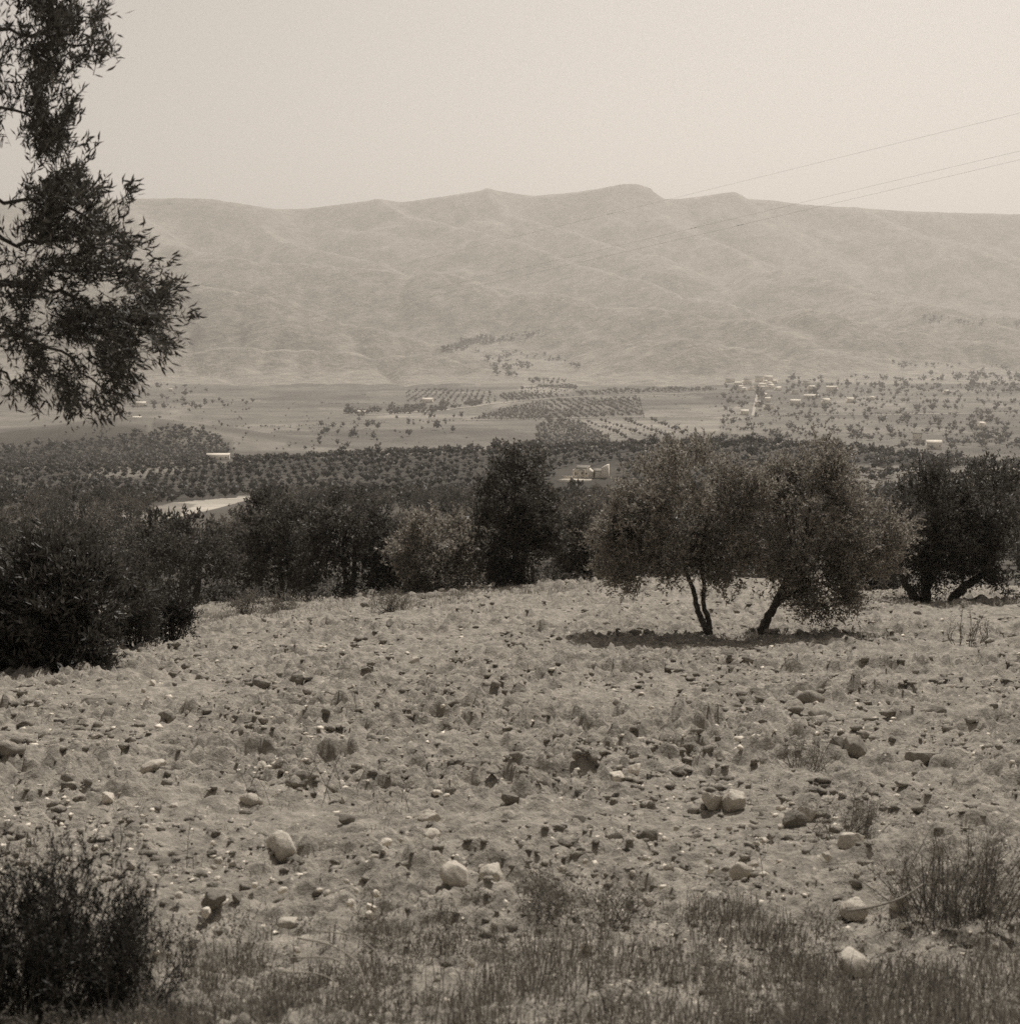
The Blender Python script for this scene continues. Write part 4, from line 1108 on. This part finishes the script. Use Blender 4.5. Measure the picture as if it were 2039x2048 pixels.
STONES = [  # u, v of the foot, width, height in pixels, shape, material, label
    (282, 858, 33, 33, 1, 'stone', 'round pale boulder left of centre with a smooth bright top'),
    (456, 890, 34, 28, 2, 'stone', 'left half of the split boulder near the bottom centre'),
    (489, 889, 26, 26, 6, 'stone', 'right half of the split boulder near the bottom centre'),
    (616, 784, 24, 15, 7, 'whitestone', 'bright white crumbled stone right of centre, left piece of two'),
    (633, 781, 20, 18, 5, 'whitestone', 'bright white crumbled stone right of centre, right piece of two'),
    (427, 823, 26, 15, 8, 'stone', 'flat pale stone with a sharp shadow above the split boulder'),
    (712, 808, 24, 20, 3, 'stone', 'left stone of the touching pair at right'),
    (733, 809, 29, 25, 4, 'stone', 'larger right stone of the touching pair at right'),
    (791, 826, 22, 18, 0, 'darkstone', 'rounded brown stone, left of two below the touching pair'),
    (808, 820, 18, 16, 3, 'stone', 'small rounded stone, right of two below the touching pair'),
    (838, 758, 20, 22, 5, 'darkstone', 'dark split clod, left part, beside the spiky tuft'),
    (853, 760, 30, 30, 7, 'clod', 'big angular clod with a shaded face beside the spiky tuft'),
    (897, 914, 24, 34, 4, 'stone', 'upright pale stone in front of the dry bush at right'),
    (850, 917, 34, 22, 6, 'stone', 'pale blocky stone left of the upright one'),
    (740, 876, 18, 17, 1, 'stone', 'rounded pale stone above the tallest dead stalk'),
    (413, 669, 13, 14, 8, 'stone', 'pale three cornered stone in the middle of the field'),
    (152, 772, 30, 14, 2, 'stone', 'low pale humped stone on the left of the field'),
    (290, 778, 22, 15, 5, 'stone', 'pale angular stone among the dead stalks'),
    (262, 776, 12, 17, 6, 'stone', 'narrow upright pale stone among the dead stalks'),
    (297, 686, 22, 14, 7, 'darkstone', 'dark clod in the left middle of the field'),
    (262, 688, 20, 10, 3, 'darkstone', 'flatter dark clod left of another dark one in the field'),
    (90, 709, 26, 14, 8, 'darkstone', 'dark angular clod near the left edge of the field'),
    (116, 710, 22, 13, 0, 'darkstone', 'dark rounded clod right of the angular one near the left edge'),
    (582, 742, 11, 11, 6, 'whitestone', 'small white stone at the centre of the field'),
    (640, 751, 18, 13, 7, 'stone', 'pale stone with a dark underside right of the small white one'),
    (810, 706, 24, 18, 1, 'clod', 'round clod in the right part of the field, upper of two'),
    (820, 719, 28, 13, 2, 'clod', 'flattened clod with a dark underside, lower of two at right'),
    (934, 716, 20, 13, 0, 'darkstone', 'dark rounded stone near the right edge of the field'),
    (925, 768, 34, 18, 3, 'clod', 'broad clod mound at the right of the field'),
    (851, 848, 34, 22, 8, 'stone', 'tilted slab stone at right above the blocky stone'),
    (108, 802, 18, 10, 5, 'whitestone', 'small bright stone at the left below the humped stone'),
    (252, 806, 24, 14, 1, 'stone', 'pale rounded stone below the dead stalks at left'),
    (286, 926, 26, 11, 6, 'stone', 'long pale slab among the weeds at the bottom left'),
    (206, 916, 14, 12, 7, 'whitestone', 'small bright stone right of the dark bushes'),
    (855, 972, 42, 24, 2, 'stone', 'large pale blurred stone in the weeds at the bottom right'),
    (214, 904, 30, 18, 4, 'darkstone', 'dark angular clod right of the dark bushes'),
    (345, 822, 15, 9, 0, 'darkstone', 'small dark stone right of the round pale boulder'),
    (580, 822, 17, 9, 8, 'darkstone', 'dark clod in the middle below the white crumbled stones'),
    (510, 803, 22, 11, 3, 'darkstone', 'dark clod right of the flat pale stone'),
    (668, 872, 16, 12, 5, 'stone', 'pale stone left of the rounded one near the fan of stalks'),
    (775, 640, 12, 6, 5, 'darkstone', 'dark stone at the foot of the leaning olive'),
    (750, 665, 22, 11, 7, 'clod', 'pale clod at the lower edge of the olives shadow'),
    (430, 905, 14, 9, 4, 'stone', 'small pale stone below left of the split boulder'),
    (432, 842, 18, 14, 6, 'stone', 'hooked pale stone above the left half of the split boulder'),
    (905, 930, 20, 9, 5, 'whitestone', 'white chip lying below the fallen stick'),
]
def put_stone(u, v, w, h, shp, mat, label, group=None, name='stone', sink=.08):
    p = base_at(u, v); d = p[1]; o = bpy.data.objects.new(name, rock_mesh(shp, mat)); COL.objects.link(o)
    sx = w * d / FPX / 1.75; sz = h * d / FPX / 1.5; sy = (sx + sz) / 2 * random.uniform(.9, 1.15)
    o.scale = (sx, sy, sz); o.rotation_euler = (random.uniform(-.15, .15), random.uniform(-.15, .15), random.uniform(-.35, .35) + (3.14 if random.random() < .5 else 0))
    z = field_z(p[0], p[1])
    o.location = Vector((float(p[0]), float(p[1]), float(p[2]) + .35 * max(0., z - float(p[2])) + sz * (.60 - sink)))
    return tag(o, label, 'clod' if 'clod' in label else 'stone', group)
for s_ in STONES: put_stone(*s_, name='clod' if 'clod' in s_[6] else 'stone')
for i in range(250):
    u = random.uniform(-15, 1030); v = random.uniform(655, 985) if i % 3 else random.uniform(780, 930)
    w = (5 + 6 * random.random() ** 2) * (.55 + (v - 620) / 400)
    mt = random.choices(['stone', 'whitestone', 'clod'], [.5, .36, .14])[0]
    where = ('far edge' if v < 715 else 'middle' if v < 800 else 'near part') + ' of the field, ' + ('left' if u < 340 else 'centre' if u < 680 else 'right')
    if mt == 'clod': put_stone(u, v, w * 1.3, w * .8, random.randrange(9), mt, 'small earth coloured clod lying loose in the ' + where, 'small clods, ' + where, 'clod')
    else: put_stone(u, v, w, w * random.uniform(.55, .9), random.randrange(9), mt, ('small bright white stone' if mt == 'whitestone' else 'small pale grey stone') + ' lying loose in the ' + where, ('white' if mt == 'whitestone' else 'grey') + ' stones, ' + where)

def scatter_lumps(name, n, base, faces, smin, smax, power, mat, label, dr=(4.2, 56), flat=.75):
    d = np.exp(rng.uniform(math.log(dr[0]), math.log(dr[1]), n)); t = rng.uniform(-.43, .43, n)
    x = t * (d + 3); y = d; z = ground(x, y) + soil_relief(x, y) * np.clip((62 - y) / 6, 0, 1)
    u, v = project(np.stack([x, y, z], 1)); keepm = ~inside([(-60, 700), (-60, 560), (190, 560), (330, 608), (250, 622), (120, 652)], u, v)
    keepm &= (rng.random(n) < np.clip(.62 + 1.5 * fbm(x / 2.2 + 8, y / 2.2, 3), .08, 1))
    x, y, z = x[keepm], y[keepm], z[keepm]; n = len(x)
    s = (smin + (smax - smin) * rng.random(n) ** power) * np.clip(y / 13, .38, 1.15)
    vs, ts = [], []
    a = rng.random(n) * 6.28; ca, sa = np.cos(a), np.sin(a); nb = len(base[0]); pick = rng.integers(0, len(base), n)
    B = np.array(base)[pick] * s[:, None, None] * np.stack([np.ones(n), .7 + .5 * rng.random(n), flat * (.6 + .6 * rng.random(n))], 1)[:, None, :]
    X = B[..., 0] * ca[:, None] - B[..., 1] * sa[:, None] + x[:, None]; Y = B[..., 0] * sa[:, None] + B[..., 1] * ca[:, None] + y[:, None]
    Z = B[..., 2] + (z - s * .10)[:, None]
    V = np.stack([X, Y, Z], -1).reshape(-1, 3)
    T = (np.asarray(faces)[None] + (np.arange(n) * nb)[:, None, None]).reshape(-1, 3)
    o = link(name, mesh_np(name, V, None, T), mat); return tag(o, label, 'clods' if 'clod' in name else 'gravel', kind='stuff')
def lump(seed, sub, jit):
    r = np.random.default_rng(seed); v = sub[0].copy()
    for _ in range(4):
        d = unit(r.normal(size=3)); h = r.uniform(.45, .8); q = v @ d; o_ = q > h; v[o_] -= np.outer(q[o_] - h, d) * .9
    v = v * (1 + r.normal(size=(len(v), 1)) * jit) + r.normal(size=v.shape) * jit * .6
    return v * np.array([1.15, .9, .8])
lump1 = [lump(300 + i, ICO1, .2) for i in range(14)]
lump0 = [lump(400 + i, ICO0, .27) for i in range(14)]
scatter_lumps('clods', 1900, lump1, ICO1[1], .03, .13, 3.0, M['soil'], 'larger crumbled earth clods strewn over the whole ploughed field', (7.5, 52))
scatter_lumps('clod_crumbs', 29000, lump0, ICO0[1], .012, .08, 2.8, M['soil'], 'fine earth crumbs strewn over the whole ploughed field', (5.2, 50))
scatter_lumps('gravel', 7000, lump0, ICO0[1], .008, .05, 2.4, M['whitestone'], 'pale gravel strewn over the whole ploughed field', (4.2, 34))

# ------------------------------------------------------------------ buildings
def house(u, v, w, h, label, d=None, depth=None, roof='gable', rise=.35, rz=0, wall='wall', wins=2, door=True, roofm='paleroof', name='house', dmin=200, dmax=6000, group=None, rh=None):
    """w, h: wall width and height in metres"""
    p = hit([u], [v], dmin, dmax)[0] if d is None else at(u, v, d)
    p[2] = float(ground(p[0], p[1]))
    root = empty(name, p, rz); tag(root, label, 'house', group)
    dp = depth or w * .55
    mb = MB(); box(mb, -w / 2, w / 2, 0, dp, -1.2, h)
    r_ = dp / 2 * rise * 2
    if roof == 'gable':   # gable ends close the wall up to the ridge
        mb.add([(-w / 2, 0, h), (-w / 2, dp, h), (-w / 2, dp / 2, h + r_), (w / 2, 0, h), (w / 2, dp, h), (w / 2, dp / 2, h + r_)], None, [(0, 2, 1), (3, 4, 5)])
    mb.build('wall', M[wall], root)
    rb = MB(); e = .3
    if roof == 'gable':
        for s_ in (0, 1):
            y0, y1 = (-e, dp / 2) if s_ == 0 else (dp + e, dp / 2)
            z0 = h - e * r_ / (dp / 2)
            v_ = [(-w / 2 - e, y0, z0 + .02), (w / 2 + e, y0, z0 + .02), (w / 2 + e, y1, h + r_ + .02), (-w / 2 - e, y1, h + r_ + .02)]
            rb.add(v_ + [(a, b_, c + .22) for a, b_, c in v_], [(0, 1, 2, 3), (4, 7, 6, 5), (0, 4, 5, 1), (1, 5, 6, 2), (2, 6, 7, 3), (3, 7, 4, 0)])
    else:
        v_ = [(-w / 2 - e, -e, h + .02), (w / 2 + e, -e, h + .02), (w / 2 + e, dp + e, h + dp * .28), (-w / 2 - e, dp + e, h + dp * .28)]
        rb.add(v_ + [(a, b_, c + .22) for a, b_, c in v_], [(0, 1, 2, 3), (4, 7, 6, 5), (0, 4, 5, 1), (1, 5, 6, 2), (2, 6, 7, 3), (3, 7, 4, 0)])
    rb.build('roof', M[roofm], root)
    xs_ = np.linspace(-w * .36, w * .36, wins + (1 if door else 0)) if wins + door > 1 else [0]
    for i, x in enumerate(xs_):
        ob = MB()
        if door and i == len(xs_) // 2:
            box(ob, x - .6, x + .6, -.08, .3, 0, min(2.3, h * .75)); ob.build('door', M['door'], root)
        else:
            box(ob, x - .5, x + .5, -.06, .3, h * .45, h * .45 + 1.2); ob.build('window', M['door'], root)
    return root

# the farm in the planted rows
FA = hit([583], [478], 300, 1000)[0]; fd = FA[1]; pxm = fd / FPX
froot = empty('farmhouse', FA, R(-8)); tag(froot, 'half ruined white farmhouse with dark openings in the middle orchard', 'house')
def fx(u): return (u - 583) * pxm
def fz(v): return (478 - v) * pxm
mb = MB(); y0 = 0
# left block: walls around a dark opening
wl, wr, ht = fx(571.5), fx(583), fz(470.5)
ol, orr, ob_, ot = fx(573.3), fx(577.3), fz(475.5), fz(471.8)
box(mb, wl, ol, 0, .5, -2, ht); box(mb, orr, wr, 0, .5, -2, ht); box(mb, ol, orr, .003, .497, ot, ht); box(mb, ol, orr, .003, .497, -2, ob_)
box(mb, wl, wl + .5, .503, 6, -2, ht); box(mb, wr - .5, wr, .503, 6, -2, ht); box(mb, wl + .503, wr - .503, 5.5, 5.997, -2, ht)
mb.add([(wl, 0, ht), (fx(578), 0, ht), (fx(574.5), 0, fz(468.6)), (wl, .5, ht), (fx(578), .5, ht), (fx(574.5), .5, fz(468.6))], [(0, 1, 4, 3), (1, 2, 5, 4), (2, 0, 3, 5)], [(0, 2, 1), (3, 4, 5)])
mb.build('wall', M['oldwall'], froot)
rb = MB(); v_ = [(fx(575), .1, fz(468.9)), (fx(588), .1, fz(468.9)), (fx(589), 6.4, fz(467)), (fx(575), 6.4, fz(467))]
rb.add(v_ + [(a, b_, c + .2) for a, b_, c in v_], [(0, 1, 2, 3), (4, 7, 6, 5), (0, 4, 5, 1), (1, 5, 6, 2), (2, 6, 7, 3), (3, 7, 4, 0)]); roof_o = rb.build('roof', M['roof'], froot)
mb = MB(); gl, gr = fx(583.4), fx(592.5)   # gabled middle
hh = fz(472.5); gp = fz(467.6)
vv_ = [(gl, -.6, -2), (gr, -.6, -2), (gr, -.6, hh), ((gl + gr) / 2 - .4, -.6, gp), (gl, -.6, hh)]
mb.add(vv_ + [(a, 6, c) for a, _, c in vv_], [(0, 5, 6, 1), (1, 6, 7, 2), (2, 7, 8, 3), (3, 8, 9, 4), (4, 9, 5, 0)], [(0, 1, 2), (0, 2, 3), (0, 3, 4), (5, 7, 6), (5, 8, 7), (5, 9, 8)])
mb.build('gable_wall', M['oldwall'], froot)
mb = MB(); box(mb, fx(587.6), fx(588.8), -.4, .6, gp - .3, fz(466.2)); mb.build('chimney', M['wall'], roof_o)
for (a, b_, c, e) in [(592.9, 594.3, 477.2, 471.9), (585, 586.2, 474.2, 472.6), (588.7, 589.6, 476.4, 475.2), (581, 582.2, 474, 472)]:
    mb = MB(); box(mb, fx(a), fx(b_), -.72, -.2, fz(c), fz(e)); mb.build('opening', M['door'], froot)  # solid near-black boxes paint in the shade of the openings
mb = MB(); box(mb, fx(592.6), fx(602), -.5, 4.5, -2, fz(471.8)); mb.build('side_wall', M['oldwall'], froot)
rb = MB(); v_ = [(fx(592.6), -.8, fz(471.6)), (fx(601.5), -.8, fz(471.6)), (fx(601.5), 4.8, fz(469.6)), (fx(592.6), 4.8, fz(469.6))]
rb.add(v_ + [(a, b_, c + .2) for a, b_, c in v_], [(0, 1, 2, 3), (4, 7, 6, 5), (0, 4, 5, 1), (1, 5, 6, 2), (2, 6, 7, 3), (3, 7, 4, 0)]); rb.build('roof', M['roof'], froot)
mb = MB(); a0, a1 = fx(600.8), fx(608)   # tall broken end wall
vv_ = [(a0, -.9, -2), (a1, -.9, -2), (a1, -.9, fz(464.2)), (a1 - .9, -.9, fz(464.8)), (a0, -.9, fz(467.8))]
mb.add(vv_ + [(a, 3.6, c) for a, _, c in vv_], [(0, 5, 6, 1), (1, 6, 7, 2), (2, 7, 8, 3), (3, 8, 9, 4), (4, 9, 5, 0)], [(0, 1, 2), (0, 2, 3), (0, 3, 4), (5, 7, 6), (5, 8, 7), (5, 9, 8)])
mb.build('tower_wall', M['wall'], froot)
mb = MB(); yx0, yx1 = fx(559), fx(592)
g_ = [(yx0, -9), (yx1, -7), (yx1, -1.0), (fx(571), -.6), (yx0 + 2, -2.5)]
mb.add([(a, b_, -.15 + (-.02 * b_)) for a, b_ in g_] + [(a, b_, -6) for a, b_ in g_],
       [(0, 5, 6, 1), (1, 6, 7, 2), (2, 7, 8, 3), (3, 8, 9, 4), (4, 9, 5, 0)], [(0, 1, 2), (0, 2, 3), (0, 3, 4)])
mb.build('yard_terrace', M['oldwall'], froot)
mb = MB(); box(mb, fx(562), fx(572), -2.6, -2.2, -.3, 1.0); mb.build('yard_wall', M['oldwall'], froot)

k_ = .5296
house(411 * k_, 869 * k_, 18, 3.6, 'long low white farm building below the wooded hill', roof='shed', depth=5, wins=3, dmin=900, rz=R(6))
house(266 * k_, 768 * k_, 15, 5, 'white house on the far slope right of the hanging olive leaves', roof='gable', dmin=1400, rz=R(10))
house(258 * k_, 797 * k_, 11, 5, 'white cottage behind the bare mound on the left', roof='gable', dmin=1400)
house(322 * k_, 739 * k_, 7, 4, 'tiny white hut on the slope under the lone dark trees at left', dmin=1500, wins=1)
house(120 * k_, 757 * k_, 15, 5, 'white house glimpsed behind the lowest olive leaves', dmin=1500)
house(681 * k_, 783.5 * k_, 12, 4, 'small white hut low on the bare mountain foot left of centre', dmin=1500)
house(806 * k_, 761 * k_, 17, 5, 'white barn at the corner of the young orchard grid', dmin=1500, rz=R(-6))
house(678 * k_, 784 * k_, 5, 3, 'tiny white shed at the left end of the dark hedge', dmin=1300, wins=1) if False else None
VIL = [  # u, v (display), width m, height m, label
    (1378, 722, 26, 5, 'long low white house at the left end of the village'), (1392, 729, 20, 5, 'lower white terrace house at the left of the village'),
    (1412, 726, 20, 8, 'white village house with dark window left of centre'), (1432, 722, 22, 9, 'taller white house in the middle of the village row'),
    (1450, 724, 24, 11, 'largest white house at the right of the village row'), (1438, 733, 18, 6, 'white house stepping down in front of the largest one'),
    (1456, 735, 16, 6, 'white house at the lower right of the village row'), (1470, 738, 12, 5, 'small white house just right of the village row'),
    (1523, 727, 20, 5, 'white house framed by dark trees'), (1533, 738, 18, 6, 'white cottage below the dark trees'),
    (1568, 739, 26, 6, 'long white house beside the round dark tree'), (1500, 745, 16, 5, 'white house between village row and dark trees'),
    (1440, 752, 16, 5, 'white house at the top of the village lane'), (1448, 760, 12, 5, 'small white house midway down the village lane'),
    (1433, 768, 13, 5, 'white house left of the pair down the lane'), (1452, 773, 16, 5, 'white house lowest down the lane'),
    (1405, 784, 14, 4, 'white building where the lane meets the road'), (1500, 765, 20, 5, 'white house in the scrub right of the lane'),
    (1560, 763, 16, 5, 'pale house under the round dark tree'), (1605, 761, 14, 5, 'white roofed cottage on the pale knoll'),
    (1530, 752, 32, 3, 'low bright wall like building below the white cottage'),
    (1803, 866 - 15, 1, 1, None),
    (1730, 833, 12, 6, 'white house among bushes at the right, farther of two'), (1762, 849, 18, 5, 'white house among bushes at the right, nearer of two'),
    (1786, 745, 12, 5, 'lone white house near the right edge'), (1855, 810, 10, 5, 'pale hut by the big trees at the right edge'),
    (1648, 756, 10, 4, 'pale cottage on the slope right of the village'),
]
for (u, v, w, h, lab) in VIL:
    if lab: house(u * k_, v * k_, w * .78, h * 1.25, lab, dmin=1050, roof='gable' if w > 11 else 'shed', rise=.3, roofm=random.choice(['paleroof', 'paleroof', 'roof']), rz=R(random.uniform(-32, 32)), wins=2 if w < 20 else 3, depth=min(9, w * .6))

for i in range(14):
    u, v = random.uniform(1395, 1480), random.uniform(724, 741)
    house(u * k_, v * k_, random.uniform(6, 11), random.uniform(4, 7.5), 'small white house crowded into the middle of the village', dmin=1050, roof=random.choice(['gable', 'shed']), rise=.3,
          roofm=random.choice(['paleroof', 'roof', 'paleroof']), rz=R(random.uniform(-40, 40)), wins=1, depth=7, group='small houses of the village')

# ------------------------------------------------------------------ power cables over the valley
for (ua, va, ub, vb, mk, lab) in [(1120, 88, -80, 376, (604, 210), 'highest of three power cables crossing in front of the mountain'),
                                   (1120, 127, -80, 403, (673, 231), 'middle one of three power cables crossing in front of the mountain'),
                                   (1120, 136, -80, 409, (728, 228), 'lowest of three power cables crossing in front of the mountain')]:
    A, B = at(ua, va, 190), at(ub, vb, 760)
    s = np.linspace(0, 1, 60); P = A + (B - A) * s[:, None]; P[:, 2] -= 5.0 * s * (1 - s)
    root = empty('power_cable', A); tag(root, lab, 'cable', 'power cables')
    mb = MB(); tube(mb, P - A, .012, 5); mb.build('cable', M['cable'], root, True)
    pu_, pv_ = project(P); i = int(np.argmin(np.abs(pu_ - mk[0])))
    t_ = unit(P[i + 1] - P[i]); mb = MB(); L_ = 8 * P[i][1] / FPX
    for k in (-.55, .15):
        tube(mb, np.array([P[i] + t_ * L_ * k - A, P[i] + t_ * L_ * (k + .45) - A]), .035, 6)
    mb.build('damper', M['door'], root)

# ------------------------------------------------------------------ haze in the valley air
mb = MB(); box(mb, -6200, 6200, -70, 9000, -140, 960)
hm, nt, n, L = new_mat('valley haze')
pv_ = n.new('ShaderNodeVolumePrincipled'); pv_.inputs['Color'].default_value = (1.0, 0.95, 0.88, 1); pv_.inputs['Density'].default_value = 0.000138
pv_.inputs['Anisotropy'].default_value = 0.4
oo = n.new('ShaderNodeOutputMaterial'); L.new(pv_.outputs[0], oo.inputs['Volume'])
o = mb.build('haze', hm); tag(o, 'thin pale haze filling the valley air', 'haze', kind='stuff')

n_tri = sum(len(me.loops) - 2 * len(me.polygons) for me in bpy.data.meshes)
print('TRIS', n_tri, 'OBJECTS', len(scene.objects))
